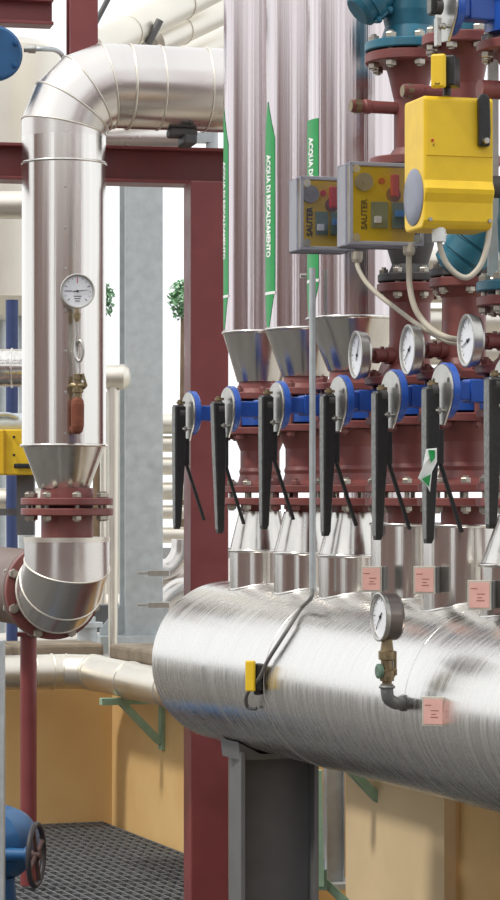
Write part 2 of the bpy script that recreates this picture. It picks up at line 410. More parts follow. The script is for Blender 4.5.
for i in range(3):
    t = thing('riser_pipe', zc(i, 1.10), lab[i], 'pipe', 'insulated risers on the header')
    riser_base(t, i)
    r = colR[i]
    fl = flange(t, zc(i, 1.329), 0.088, 0.016, REDP); bolts(fl, zc(i, 1.2893), 0.073, 8, 0.0955, 0.010, REDBOLT, ph=0.1+0.2*i)
    MB().lathe([(1.337, 0.058), (1.347, 0.050), (1.366, 0.048)], base[i], Z, 32).build('pipe_neck', REDP, t)
    rim = [1.474, 1.464, 1.471][i]
    MB().lathe([(1.362, 0.052), (rim, r+0.002)], base[i], Z, 48).build('cone_jacket', CONE, t)
    jk = MB().lathe([(rim, r), (2.75, r)], base[i], Z, 56, cap0=False).build('jacket', ALU_MV, t)
    MB().torus(zc(i, rim), Z, r+0.001, 0.0038, 48).build('seam_bead', ALU_V, jk)
    mk = MB().box(zc(i, (rim+2.75)/2)+HV.cross(Z)*(-r-0.0008), (0.012, 0.0016, 2.75-rim), (HV, HU, Z)); mk.build('lap_strip', ALU_MV, jk)
    Y = base[i].y
    if i == 1: marker(t, base[i], r+0.0007, zat(104, Y), zat(328, Y), 'ACQUA DI RISCALDAMENTO', zat(157, Y), True, zat(293, Y))
    if i == 2: marker(t, base[i], r+0.0007, zat(122, Y), zat(320, Y), 'ACQUA DI RISCALDAMENTO', zat(140, Y), False, zat(281, Y))
    if i == 0: marker(t, base[i], r+0.0007, zat(110, Y), zat(330, Y), 'ACQUA DI RISCALDAMENTO', zat(163, Y), True, zat(296, Y), 0.16)

# bare maroon risers on the right
def bare(i, label, r, spec):
    t = thing('riser_pipe', zc(i, 1.10), label, 'pipe', 'maroon risers on the header')
    riser_base(t, i)
    fl = flange(t, zc(i, 1.329), 0.090, 0.016, REDP); bolts(fl, zc(i, 1.2893), 0.074, 8, 0.0955, 0.010, REDBOLT, ph=0.25)
    MB().lathe([(1.337, 0.064), (1.350, 0.050), (1.362, r), (spec-0.03, r), (spec-0.016, r+0.010), (spec-0.006, r+0.016)], base[i], Z, 32).build('pipe_neck', REDP, t)
    return t
# D
t = bare(3, 'maroon bare riser joined to the leftmost small gauge', 0.041, 1.514); D = t
fl = flange(t, zc(3, 1.513), 0.066, 0.018, REDP); bolts(fl, zc(3, 1.5225), 0.052, 6, 0.037, 0.0100, ZINC, ph=0.5)
t2 = thing('control_valve', zc(3, 1.524), 'dark grey control valve behind the clear-lidded boxes on the maroon riser', 'valve'); b3 = base[3]
flange(t2, zc(3, 1.533), 0.064, 0.016, DARK)
MB().lathe([(1.541, 0.044), (1.56, 0.036), (1.60, 0.048), (1.66, 0.05), (1.71, 0.036), (1.735, 0.044)], b3, Z, 28).build('valve_body', DARK, t2)
flange(t2, zc(3, 1.743), 0.064, 0.016, DARK)
t3 = thing('riser_spool', zc(3, 1.752), 'upper maroon pipe spool with side stub, under the teal valve', 'pipe')
flange(t3, zc(3, 1.762), 0.080, 0.018, REDP)
MB().lathe([(1.771, 0.045), (1.79, 0.032), (1.885, 0.032), (1.93, 0.042), (1.958, 0.050)], b3, Z, 32).build('pipe', REDP, t3)
fl = flange(t3, zc(3, 1.967), 0.089, 0.020, REDP); bolts(fl, zc(3, 1.978), 0.074, 8, 0.042, 0.0115, ZINC, ph=0.2)
MB().lathe([(0.02, 0.0125), (0.085, 0.0125), (0.087, 0.0145), (0.097, 0.0145), (0.10, 0.0125), (0.125, 0.0125)], zc(3, 1.869), HV, 20).build('side_stub', REDP, t3)
MB().lathe([(0.108, 0.0155), (0.119, 0.0155)], zc(3, 1.869), HV, 6).lathe([(0.119, 0.011), (0.127, 0.011)], zc(3, 1.869), HV, 14).build('stub_plug', BRASS, t3)
# teal valve on top of D
t4 = thing('regulating_valve', zc(3, 1.978), 'teal cast valve above the large maroon flange at the top', 'valve')
flange(t4, zc(3, 1.990), 0.090, 0.018, TEAL); MB().lathe([(1.9775, 0.075), (1.981, 0.075)], b3, Z, 32).build('gasket', BLACK, t4)
MB().lathe([(1.999, 0.060), (2.03, 0.050), (2.06, 0.056), (2.13, 0.058), (2.2, 0.05)], b3, Z, 32).build('valve_body', TEAL, t4)
na = U(398, -22, b3.y-0.02); nb = U(351, 17, b3.y-0.05); nd = (nb-na).normalized()
MB().lathe([(0, 0.036), (0.07, 0.036), (0.07, 0.044), (0.090, 0.044), (0.090, 0.040), (0.104, 0.038), (0.112, 0.028)], na, nd, 24).build('bonnet', TEAL, t4)
for k in range(4): bolt(t4, na+nd*0.08+(basis(nd)[0]*math.cos(k*1.57+0.6)+basis(nd)[1]*math.sin(k*1.57+0.6))*0.043, nd, 0.022, 0.008, TEAL)

# E
t = bare(4, 'maroon bare riser joined to the middle small gauge', 0.042, 1.506)
fl = flange(t, zc(4, 1.504), 0.066, 0.018, REDP); bolts(fl, zc(4, 1.5135), 0.052, 6, 0.037, 0.0100, ZINC, ph=0.15)
b4 = base[4]
t2 = thing('circulation_pump', zc(4, 1.515), 'teal ribbed pump body under the big yellow actuator', 'pump')
flange(t2, zc(4, 1.524), 0.064, 0.016, DARK)
MB().lathe([(1.532, 0.046), (1.556, 0.034)], b4, Z, 28).build('pump_neck', DARK, t2)
pd = Vector((0.55, -0.2, 0.78)).normalized(); po = U(455, 268, b4.y-0.03)
MB().lathe([(-0.01, 0.03), (0.0, 0.045), (0.022, 0.047), (0.024, 0.043), (0.027, 0.043), (0.029, 0.049), (0.055, 0.049), (0.057, 0.044), (0.060, 0.044), (0.062, 0.050), (0.095, 0.050), (0.10, 0.044), (0.16, 0.04)], po, pd, 28).build('pump_body', TEAL, t2)
t3 = thing('riser_spool', zc(4, 1.72), 'upper maroon pipe spool behind the yellow and black plug', 'pipe')
flange(t3, zc(4, 1.735), 0.07, 0.018, REDP)
MB().lathe([(1.744, 0.045), (1.77, 0.036), (1.88, 0.036), (1.93, 0.046), (1.952, 0.056)], b4, Z, 32).build('pipe', REDP, t3)
fl = flange(t3, zc(4, 1.962), 0.080, 0.020, REDP); bolts(fl, zc(4, 1.962), 0.066, 8, 0.020, 0.0115, ZINC, ph=0.35)
MB().lathe([(0.02, 0.0125), (0.085, 0.0125), (0.087, 0.0145), (0.125, 0.0135)], zc(4, 1.862), HV, 20).build('side_stub', REDP, t3)
MB().lathe([(0.108, 0.0155), (0.119, 0.0155)], zc(4, 1.862), HV, 6).lathe([(0.119, 0.011), (0.127, 0.011)], zc(4, 1.862), HV, 14).build('stub_plug', BRASS, t3)
MB().lathe([(1.972, 0.05), (2.3, 0.05)], b4, Z, 28).build('upper_pipe', TEAL, t3)

# F
b5 = base[5]
t = bare(5, 'maroon bare riser at the right edge joined to the rightmost small gauge', 0.044, 1.452)
fl = flange(t, zc(5, 1.451), 0.088, 0.018, REDP); bolts(fl, zc(5, 1.4645), 0.073, 8, 0.045, 0.0115, ZINC, ph=0.0)
t2 = thing('check_valve', zc(5, 1.464), 'teal flanged valve at the right edge above the rightmost gauge', 'valve')
flange(t2, zc(5, 1.478), 0.088, 0.018, TEAL)
MB().lathe([(1.487, 0.06), (1.51, 0.045), (1.60, 0.05), (1.66, 0.04)], b5, Z, 28).build('valve_body', TEAL, t2)
t3 = thing('riser_spool', zc(5, 1.66), 'upper maroon spool at the right edge behind the yellow actuator', 'pipe')
MB().lathe([(1.66, 0.042), (1.87, 0.042), (1.90, 0.055)], b5, Z, 28).build('pipe', REDP, t3)
fl = flange(t3, zc(5, 1.908), 0.088, 0.018, REDP); bolts(fl, zc(5, 1.908), 0.073, 8, 0.018, 0.0115, ZINC, ph=0.3)
MB().lathe([(0.02, 0.017), (0.09, 0.017)], zc(5, 1.83), HV, 20).build('side_stub', REDP, t3)
t4 = thing('riser_spool', zc(5, 2.01), 'maroon flange piece above the topmost blue lever valve', 'pipe')
flange(t4, zc(5, 2.012), 0.088, 0.016, REDP); MB().lathe([(2.02, 0.05), (2.3, 0.045)], b5, Z, 28).build('pipe', REDP, t4)

# ------------------------------------------------------------------ butterfly valves with hand levers
def butterfly(i, label, zax, lev_at, top, lever_len, lean=0.0, group='blue butterfly valves in a row', half=0.031):
    L = lev_at-0.0125; c = zc(i, zax); t = thing('butterfly_valve', zc(i, zax-half), label, 'valve', group)
    MB().lathe([(-half, 0.052), (-half+0.004, 0.072), (half-0.004, 0.072), (half, 0.052)], c, Z, 36).build('valve_body', BLUE, t)
    # square neck and mounting disc
    ax3 = (HV, HU, Z)
    m = MB().box(c + HV*(L-0.076), (0.110, 0.032, 0.034), ax3); m.box(c + HV*0.086, (0.060, 0.040, 0.042), ax3); m.build('neck', BLUE, t, bevel=0.003)
    MB().lathe([(L-0.026, 0.046), (L-0.023, 0.050), (L-0.012, 0.050)], c, HV, 36).build('mounting_disc', BLUE, t)
    # notched silver plate: round above, drawn out to a tail below
    o = c + HV*(L-0.012); out = []
    for k in range(28):
        a_ = -0.62 + (PI+1.24)*k/27; out.append((0.047*math.cos(a_), 0.047*math.sin(a_)))
    out += [(-0.022, -0.048), (-0.018, -0.060), (0.010, -0.062), (0.020, -0.050)]
    pl = MB().prism(out, o, HU, Z, HV, 0.005).build('notch_plate', STEEL, t, bevel=0.0012)
    for a_ in (0.5, 2.6):
        MB().lathe([(0.0, 0.0048), (0.0056, 0.0048)], o + HU*0.037*math.cos(a_) + Z*0.037*math.sin(a_), HV, 12).build('hole', DARK, pl)
    bolt(t, o + HV*0.008 - Z*0.036+HU*0.012, HV, 0.006, 0.006, STEEL)
    hub = c + HV*(L+0.002)
    MB().lathe([(0, 0.014), (0.012, 0.014)], hub, HV, 16).build('stem', DARK, t)
    # lever grip
    gx = HV*lev_at
    lev = []
    tz = zax+top; n_ = 12; FS = [0, 0.015, 0.12, 0.25, 0.38, 0.46, 0.54, 0.64, 0.76, 0.88, 0.97, 1.0]
    for k in range(n_):
        f = FS[k]; z = tz - lever_len*f
        g_ = max(0, (f-0.42)/0.58); w = (0.0125 - 0.003*g_)*(0.8 if k in (0, n_-1) else 1); d = (0.0125 - 0.0055*g_**0.7)*(0.75 if k in (0, n_-1) else 1)
        bow = -(0.0125-d)*0.8 - lean*f
        cc = base[i] + gx - HV*bow + Z*z
        lev.append([cc + HU*x*w + HV*y*d for x, y in ((-1, -0.8), (-0.8, -1), (0.8, -1), (1, -0.8), (1, 0.8), (0.8, 1), (-0.8, 1), (-1, 0.8))])
    lv = MB().rings(lev, smooth=False).build('lever', BLACK, t)
    m = MB()
    fr = [[lev[k][6]+HV*0.0012, lev[k][5]+HV*0.0012, lev[k][5]-HV*0.002, lev[k][6]-HV*0.002] for k in range(1, n_-1)]
    m.rings(fr, smooth=False).build('worn_edge', WORN, lv)
    # squeeze trigger
    p0 = base[i]+gx - HV*0.012 + Z*(tz-lever_len*0.42); p1 = base[i]+gx - HV*0.060 + Z*(tz-lever_len*0.93)
    m = MB(); a_ = (p1-p0).normalized(); m.box((p0+p1)/2, (0.006, 0.010, (p1-p0).length), (HU.cross(a_), HU, a_)); tr = m.build('trigger', BLACK, t, bevel=0.0015)
    m = MB().box(base[i]+gx-HV*0.017+Z*(tz-lever_len*0.38), (0.012, 0.014, lever_len*0.22), (HV, HU, Z)); m.build('trigger_pivot', BLACK, t, bevel=0.002)
    # top cap screw and pawl
    MB().lathe([(0, 0.006), (0.012, 0.006)], base[i]+gx-HV*0.002+Z*tz, Z, 6).lathe([(0.003, 0.010), (0.008, 0.010)], base[i]+gx-HV*0.004+Z*tz, Z, 12).build('cap_nut', BRASS, t)
    MB().box(base[i]+HV*(L+0.008)+Z*(zax-0.045), (0.008, 0.016, 0.05), (HV, HU, Z)).build('pawl', STEEL, t, bevel=0.001)
    return t
butterfly(0, 'blue lever valve farthest left, its black lever hanging before the maroon column', 1.2895, 0.1945, 0.018, 0.280)
butterfly(1, 'blue lever valve whose lever hangs at the right edge of the maroon column', 1.2895, 0.204, 0.016, 0.284, -0.010)
butterfly(2, 'third blue lever valve from the left, just left of the thin grey conduit', 1.2895, 0.193, 0.020, 0.276)
butterfly(3, 'blue lever valve just right of the thin grey conduit', 1.2895, 0.175, 0.012, 0.278)
butterfly(4, 'blue lever valve below the gap between the two left small gauges, lever plain black', 1.2895, 0.172, 0.008, 0.278)
vt = butterfly(5, 'blue lever valve with a torn green and white sticker on its lever', 1.2895, 0.185, 0.006, 0.278)
butterfly(6, 'blue lever valve cut off by the right edge, only its lever showing', 1.2895, 0.185, 0.012, 0.255)
t = bpy.data.objects['butterfly_valve.005']
# torn sticker on the sixth lever
q = base[5]+HV*(0.200); Yq = q.y
def qp(px, py, dy=0): return U(px, py, Yq-0.014+dy)
m = MB(); P_ = [qp(426,449,-.008), qp(437,448,0), qp(437,462,0), qp(432,472,-.006), qp(430,492,-.002), qp(427,486,-.008), qp(418,478,-.022), qp(423,466,-.018)]
m.add(P_ + [p + Vector((0, 0.001, 0)) for p in P_], [tuple(range(8)), tuple(reversed(range(8, 16)))] + [(k, (k+1) % 8, 8+(k+1) % 8, 8+k) for k in range(8)]); sk = m.build('sticker', WFILM, t)
m = MB(); m.add([qp(428,450,-.011), qp(435,450,-.006), qp(435,458,-.006), qp(431,463,-.012)], [(0,1,2,3)]); m.add([qp(422,479,-.024), qp(431,474,-.012), qp(429,487,-.010)], [(0,1,2)]); m.build('green_print', GREENS, sk)
# top blue valve on F
tv = butterfly(5, 'blue lever valve at the top right above the yellow actuator', 1.972, 0.176, 0.075, 0.09, group='blue lever valves overhead', half=0.043)

# ------------------------------------------------------------------ gauges
def dial(t, c, n, r, depth, face_mt=WHITE, rim=STEEL, needle=0.3, marks=18, body=None):
    n = n.normalized(); a = n.cross(Z).normalized()*-1; a = Z.cross(n).normalized(); b = Z
    MB().lathe([(-depth, r*0.96), (-depth+0.004, r), (-0.004, r), (-0.001, r*0.985)], c, n, 40, cap1=False).build('case', body or rim, t)
    MB().lathe([(-0.006, r*1.0), (-0.006, r*1.045), (0.001, r*1.045), (0.002, r*0.99), (0.001, r*0.90), (-0.004, r*0.89)], c, n, 40, cap0=False, cap1=False).build('bezel', rim, t)
    fc = MB().lathe([(-0.006, r*0.9), (-0.0035, r*0.9)], c, n, 40).build('dial_face', face_mt, t)
    m = MB()
    for k in range(marks):
        q = math.radians(-135 + 270*k/(marks-1)); e = a*math.sin(q)+b*math.cos(q); g = a*math.cos(q)-b*math.sin(q)
        l = 0.72 if k % 3 else 0.64; w = r*(0.012 if k % 3 else 0.02)
        m.add([c+e*r*l-g*w-n*0.003, c+e*r*0.82-g*w-n*0.003, c+e*r*0.82+g*w-n*0.003, c+e*r*l+g*w-n*0.003], [(0,1,2,3)])
    m.build('scale_marks', INK, fc)
    q = needle; e = a*math.sin(q)+b*math.cos(q); g = a*math.cos(q)-b*math.sin(q)
    m = MB(); P_ = [c-e*r*0.25-g*r*0.03, c+e*r*0.7-g*r*0.008, c+e*r*0.7+g*r*0.008, c-e*r*0.25+g*r*0.03]
    m.add([p-n*0.0022 for p in P_]+[p-n*0.0014 for p in P_], [(3,2,1,0),(4,5,6,7),(0,1,5,4),(1,2,6,5),(2,3,7,6),(3,0,4,7)])
    m.lathe([(-0.003, r*0.07), (-0.0008, r*0.07)], c, n, 14); m.build('needle', INK, t)
    return fc, a, b
gl = ['leftmost of three small round gauges on maroon nipples above the levers', 'middle one of three small round gauges above the levers', 'rightmost of three small round gauges above the levers, below the looped cable']
for k, i in enumerate((3, 4, 5)):
    zz = [1.379, 1.376, 1.379][k]; c = zc(i, zz) + HV*0.116; GV = Vector((-0.966, -0.25, 0)).normalized()
    t = thing('pressure_gauge', zc(i, zz)+HV*0.05, gl[k], 'gauge', 'small gauges on the maroon risers')
    dial(t, c, GV, 0.046, 0.020, needle=[0.5, -2.2, -1.9][k])
    MB().lathe([(0.036, 0.017), (0.052, 0.017), (0.053, 0.013), (0.066, 0.013), (0.067, 0.0155), (0.078, 0.0155), (0.079, 0.011), (0.093, 0.010)], zc(i, zz), HV, 20).build('nipple', REDP, t)
    MB().box(zc(i, zz)+HV*0.060+Z*0.014, (0.006, 0.008, 0.008), (HV, HU, Z)).build('vent_screw', REDP, t)

# large gauge on the header front
pe, ne = on_header(405, 703)
gY = pe.y-0.035
t = thing('pressure_gauge', pe, 'large round gauge on a brass cock and elbow at the header front', 'gauge')
gc = U(379, 617, gY); GN = Vector((-0.95, -0.31, 0))
dial(t, gc, GN, 0.0425, 0.034, rim=STEEL, needle=-2.4, body=mat('gauge case grey', (128,120,116), 0.35, 0.8, 0.15, 40))
ex = U(387, 690, gY)
MB().lathe([(0, 0.009), (0.012, 0.009), (0.013, 0.013), (0.020, 0.013), (0.020, 0.015), (0.032, 0.015), (0.034, 0.011), (0.050, 0.011), (0.052, 0.0155), (0.066, 0.0155), (0.068, 0.012), (0.084, 0.010), (0.098, 0.009)], U(387, 688, gY), Z, 20).build('gauge_cock', BRASS, t)
vk = U(387, 671, gY); MB().lathe([(0, 0.007), (0.012, 0.007), (0.012, 0.0135), (0.018, 0.0135), (0.020, 0.009)], vk, Vector((-0.92, -0.38, 0)), 18).build('test_knob', mat('green knob', (96,120,104), 0.5, 0.2, 0.2, 60), t)
hk = U(395, 662, gY); MB().box(hk, (0.006, 0.008, 0.040)).box(U(392, 672, gY), (0.018, 0.010, 0.012)).build('cock_handle', BRASS, t, bevel=0.0015)
gs = mat('galvanised elbow', (132,132,130), 0.5, 0.6, 0.12, 60)
m = MB().sweep([U(387, 684, gY), U(387, 692, gY), U(389, 699, gY+0.004), U(396, 703, gY+0.014), pe+ne*0.004], 0.0118, 14); m.torus(U(387, 687, gY), Z, 0.0120, 0.003, 20).torus(pe+ne*0.004, (pe-U(394, 702, gY+0.008)), 0.0125, 0.003, 20); m.build('pipe_elbow', gs, t)

# dial thermometer on the left pipe with siphon
PY, PC, PR = 7.0, 64.0, 0.109
pc = U(PC, 0, PY); pc.z = 0
gy = PY-PR-0.05
t = thing('pressure_gauge', U(77, 440, gy), 'round white gauge on a curled siphon tube before the left vertical pipe', 'gauge')
gn = Vector((0.16, -0.98, 0)); gc = U(77.5, 291, gy)
fc, a_, b_ = dial(t, gc, gn, 0.0425, 0.022, needle=1.45, marks=13)
m = MB(); m.add([gc+a_*x+b_*y-gn.normalized()*0.0028 for x, y in ((-0.001, 0.020), (0.001, 0.020), (0.001, 0.034), (-0.001, 0.034))], [(0,1,2,3)]); m.build('red_mark', REDI, fc)
m = MB().add([gc+a_*x+b_*y-gn.normalized()*0.0028 for x, y in ((-0.032, 0.001), (-0.012, 0.001), (-0.012, -0.001), (-0.032, -0.001))], [(0,1,2,3)])
for q in range(3): m.add([gc+a_*x+b_*(y-0.006*q)-gn.normalized()*0.0028 for x, y in ((-0.010+0.002*q, -0.012), (0.010-0.002*q, -0.012), (0.010-0.002*q, -0.0140), (-0.010+0.002*q, -0.0140))], [(0,1,2,3)])
m.build('dial_print', INK, fc)
MB().lathe([(0, 0.006), (0.008, 0.006), (0.008, 0.0105), (0.022, 0.0105), (0.022, 0.007), (0.034, 0.006)], U(77, 322, gy), Z, 6).build('union_nut', BRASS, t)
MB().sweep([U(77, 321, gy), U(77, 335, gy), U(75, 346, gy), U(76, 357, gy-0.006), U(80, 361, gy-0.012), U(83, 353, gy-0.014), U(82, 343, gy-0.012), U(79, 341, gy-0.004), U(77, 350, gy+0.006), U(77, 364, gy+0.004), U(78, 376, gy)], 0.0042, 10).build('siphon_tube', STEEL, t)
MB().lathe([(0, 0.010), (0.012, 0.010), (0.014, 0.014), (0.026, 0.014), (0.028, 0.009), (0.045, 0.009), (0.046, 0.0125), (0.060, 0.0125), (0.062, 0.007)], U(78, 398, gy), Z, 16).build('gauge_cock', BRASS, t)
MB().lathe([(-0.022, 0.006), (-0.018, 0.009), (0.016, 0.009), (0.022, 0.005)], U(78, 386, gy), Vector((1, -0.3, 0)), 14).box(U(84.5, 380, gy-0.01), (0.007, 0.006, 0.034), (Vector((0.96, 0, 0.28)), Vector((0, 1, 0)), Vector((-0.28, 0, 0.96)))).build('cock_handle', BRASS, t, bevel=0.001)
MB().lathe([(0, 0.006), (0.006, 0.013), (0.02, 0.0165), (0.075, 0.0170), (0.086, 0.015), (0.092, 0.010)], U(77.5, 434, gy), Z, 18).build('capped_stub', RUST, t)
MB().sweep([U(77.5, 428, gy), U(76, 430, gy+0.03), U(74, 430, PY-PR+0.01)], 0.010, 12).build('tapping', RUST, t)

# ------------------------------------------------------------------ left insulated pipe
t = thing('insulated_pipe', pc+Z*zat(640, PY), 'tall aluminium clad pipe on the left bending right at the top and away below', 'pipe'); LP = t
z_rim = zat(446, PY); zs = zat(164, PY)
HD = Vector((math.cos(0.27), math.sin(0.27), 0))
zb = zat(84, PY) ; RB = 0.140
jk = MB().lathe([(z_rim, PR), (zs, PR)], pc, Z, 64, cap0=False, cap1=False).build('jacket', ALU_V, t)
MB().torus(pc+Z*zs, Z, PR+0.0006, 0.0034, 56).build('seam_bead', ALU_V, jk); MB().torus(pc+Z*(z_rim+0.001), Z, PR+0.002, 0.0038, 56).build('seam_bead', ALU_V, jk)
sd = Vector((0.03, -1, 0)).normalized(); m = MB().box(pc+sd*(PR+0.0004)+Z*((z_rim+zs)/2), (0.004, 0.0018, zs-z_rim), (Z.cross(sd), sd, Z)); m.build('lap_strip', ALU_V, jk)
for k in range(7): MB().lathe([(0, 0.004), (0.003, 0.003)], pc+sd*(PR)+Z*(z_rim+0.03+0.105*k)+Z.cross(sd)*0.008, sd, 8).build('rivet', STEEL, jk)
MB().lathe([(zs, PR), (zb-RB, PR)], pc, Z, 64, cap0=False, cap1=False).build('jacket', ALU_V, t)
end = elbow(t, pc+Z*(zb-RB), Z, HD, RB, PR, 4, ALU_H, ALU_D)
L = [0.0, 0.030, 0.110, 0.235, 0.62]
for k in range(4):
    s_ = MB().lathe([(L[k], PR+0.001*(k % 2)), (L[k+1], PR+0.001*(k % 2))], end, HD, 56, cap0=False, cap1=(k == 3)).build('jacket', ALU_H, t)
    if k: MB().torus(end+HD*L[k], HD, PR+0.0008, 0.0036 if k == 1 else 0.0026, 56).build('seam_bead', ALU_D, s_)
sh = end + HD*0.155 - Z*(PR+0.012)
MB().box(sh+HD*0.02+Z*0.004, (0.075, 0.06, 0.022), (HD, E2, Z)).box(sh-Z*0.016+HD*0.035, (0.035, 0.10, 0.026), (HD, E2, Z)).build('pipe_shoe', DARK, t, bevel=0.006)
# taper, flange pair, lower bend
MB().lathe([(zat(488.5, PY), 0.066), (z_rim-0.003, PR-0.002)], pc, Z, 56).build('cone_jacket', CONE, t)
pc2 = U(67, 0, PY); pc2.z = 0
MB().lathe([(zat(545, PY), 0.0675), (zat(512, PY), 0.067), (zat(500, PY), 0.070), (zat(488, PY), 0.068)], pc2, Z, 40, cap0=True).build('pipe_neck', REDP, t)
f1 = flange(t, pc2+Z*zat(501.5, PY), 0.120, 0.0185, REDP); f2 = flange(t, pc2+Z*zat(511.8, PY), 0.120, 0.0185, REDP)
bolts(f2, pc2+Z*zat(506.5, PY), 0.101, 8, 0.0455, 0.0125, ZINC, ph=0.32)
rr0 = zat(538, PY)
MB().lathe([(rr0-0.006, 0.070), (rr0+0.002, 0.100), (rr0+0.002, PR+0.003), (rr0-0.010, PR+0.003)], pc2, Z, 56, cap0=False, cap1=False).build('end_ring', ALU_D, t)
BK = -HU
MB().lathe([(rr0-0.018, PR+0.001), (rr0, PR+0.001)], pc2, Z, 56, cap0=False, cap1=False).build('jacket', ALU_H, t)
e2 = elbow(t, pc2+Z*(rr0-0.018), -Z, BK, 0.122, PR+0.001, 3, ALU_H, ALU_D, dirs=(0, 45, 66, 90))
f3 = flange(t, e2+BK*0.012, 0.130, 0.020, REDP, BK, 48); bolts(f3, e2+BK*0.0265, 0.120, 8, 0.049, 0.013, ZINC, BK, 0.39)
t2 = thing('flanged_pipe', e2+BK*0.05, 'brown flanged pipe end leading away behind the lower left elbow', 'pipe')
flange(t2, e2+BK*0.040, 0.130, 0.022, BROWN, BK, 48)
MB().lathe([(0.05, 0.125), (0.10, 0.105), (0.9, 0.105)], e2, BK, 40).build('pipe', BROWN, t2)

# ------------------------------------------------------------------ maroon steel frame
def ibeam(name, p0, p1, h, b, mt, side, label, cat, tf=0.009, tw=0.007, extra=None):
    """H-section from p0 to p1; side = direction across the flanges' width, height = the remaining axis"""
    d = (p1-p0).normalized(); L = (p1-p0).length; up = d.cross(side).normalized()
    out = [(-b/2, -h/2), (b/2, -h/2), (b/2, -h/2+tf), (tw/2, -h/2+tf), (tw/2, h/2-tf), (b/2, h/2-tf), (b/2, h/2), (-b/2, h/2), (-b/2, h/2-tf), (-tw/2, h/2-tf), (-tw/2, -h/2+tf), (-b/2, -h/2+tf)]
    m = MB().prism(out, p0, side, up, d, L)
    o = m.build(name, mt, None, bevel=0.0015); o['label'] = label; o['category'] = cat
    return o
by = 7.24; bz = zat(166, by)
bc = U(120, 166, by)
ibeam('steel_beam', bc-E1*0.75, bc+E1*0.50, 0.098, 0.100, RED, E2, 'long maroon steel beam crossing behind the left pipe under its bend', 'beam')
cc = U(206, 0, 7.16)
m = MB().box(Vector((cc.x, cc.y, zat(185, 7.2)/2)), (0.102, 0.104, zat(185, 7.2)), (E1, E2, Z)); o = m.build('steel_column', RED, None, bevel=0.004); o['label'] = 'maroon steel column standing behind the left end of the header'; o['category'] = 'column'
uc = U(82, 0, 7.30)
ibeam('steel_column', Vector((uc.x, uc.y, bz+0.052)), Vector((uc.x, uc.y, zat(-60, 7.3))), 0.075, 0.076, RED, E1, 'short maroon upright rising behind the top of the pipe bend', 'column')
ub = U(60, 14, 7.32)
ibeam('steel_beam', ub-E1*0.6, ub-E1*0.022, 0.072, 0.072, RED, E2, 'maroon cross beam in the top left corner', 'beam')
# galvanised post
gp = U(141, 0, 9.62); gp.z = 0
t = thing('galvanised_post', gp+Z*(TOP-0.05), 'grey galvanised post on a base plate standing on the terrace', 'post')
out_s = 0.068; hh = 0.062; tf = 0.009
d3 = (E1, E2)
prof_ = [(-out_s, -hh), (out_s, -hh), (out_s, -hh+tf), (0.004, -hh+tf), (0.004, hh-tf), (out_s, hh-tf), (out_s, hh), (-out_s, hh), (-out_s, hh-tf), (-0.004, hh-tf), (-0.004, -hh+tf), (-out_s, -hh+tf)]
MB().prism(prof_, gp+Z*TOP, E1, E2, Z, zat(150, 9.62)-TOP).build('shaft', GALV, t, bevel=0.001)
MB().box(gp+Z*(TOP-0.02), (0.33, 0.26, 0.06), (E1, E2, Z)).build('base_plate', GALV, t)
for s_ in (-1, 1):
    MB().prism([(0, 0), (0.085*s_, 0), (0.085*s_, 0.02), (0.012*s_, 0.11), (0, 0.11)], gp+E1*0.066*s_-E2*0.02+Z*(TOP+0.01), E1, Z, E2, 0.01).build('gusset', GALV, t)
for zz in (573, 605):
    q = U(159, zz, 9.5); MB().box(q, (0.075, 0.03, 0.022)).box(q-Vector((0.05, 0, 0)), (0.05, 0.012, 0.010)).build('clamp', STEEL, t, bevel=0.002)

# support under the header and the thin support post
hp = T0 + HU*0.325; t = thing('header_support', Vector((hp.x, hp.y, 0)), 'grey painted H-section support post under the header', 'post')
S1, S2 = Vector((0.985, 0.17, 0)), Vector((-0.17, 0.985, 0))
prof_ = [(-0.09, -0.085), (0.09, -0.085), (0.09, 0.085), (-0.09, 0.085)]
hs = [(-0.088, -0.085), (-0.078, -0.085), (-0.078, -0.005), (0.078, -0.005), (0.078, -0.085), (0.088, -0.085), (0.088, 0.085), (0.078, 0.085), (0.078, 0.005), (-0.078, 0.005), (-0.078, 0.085), (-0.088, 0.085)]
MB().prism(hs, Vector((hp.x, hp.y, 0.012))+S1*0.0, S1, S2, Z, HAX-HR+0.0-0.005).build('shaft', GREYM, t, bevel=0.001)
MB().box(Vector((hp.x, hp.y, 0.006)), (0.26, 0.26, 0.012), (S1, S2, Z)).build('base_plate', GREYM, t)
MB().prism([(-0.10, 0.0), (-0.105, 0.04), (-0.05, 0.012), (0.05, 0.012), (0.105, 0.04), (0.10, 0.0)], Vector((hp.x, hp.y, HAX-HR-0.012))-HU*0.06, HV, Z, HU, 0.12).build('saddle', GREYM, t)
tp = U(28.5, 888, 7.6); MB().lathe([(0.0, 0.040), (0.008, 0.040), (0.008, 0.024), (0.72, 0.024)], Vector((tp.x, tp.y, 0.004)), Z, 24)
t = thing('support_post', Vector((tp.x, tp.y, 0)), 'thin round maroon post standing on the grating beside the handwheel', 'post')
MB().lathe([(0.0, 0.0235), (0.70, 0.0235)], Vector((tp.x, tp.y, 0.008)), Z, 24).build('shaft', RED, t)
MB().box(Vector((tp.x, tp.y, 0.714)), (0.06, 0.06, 0.012)).build('head_plate', RED, t)

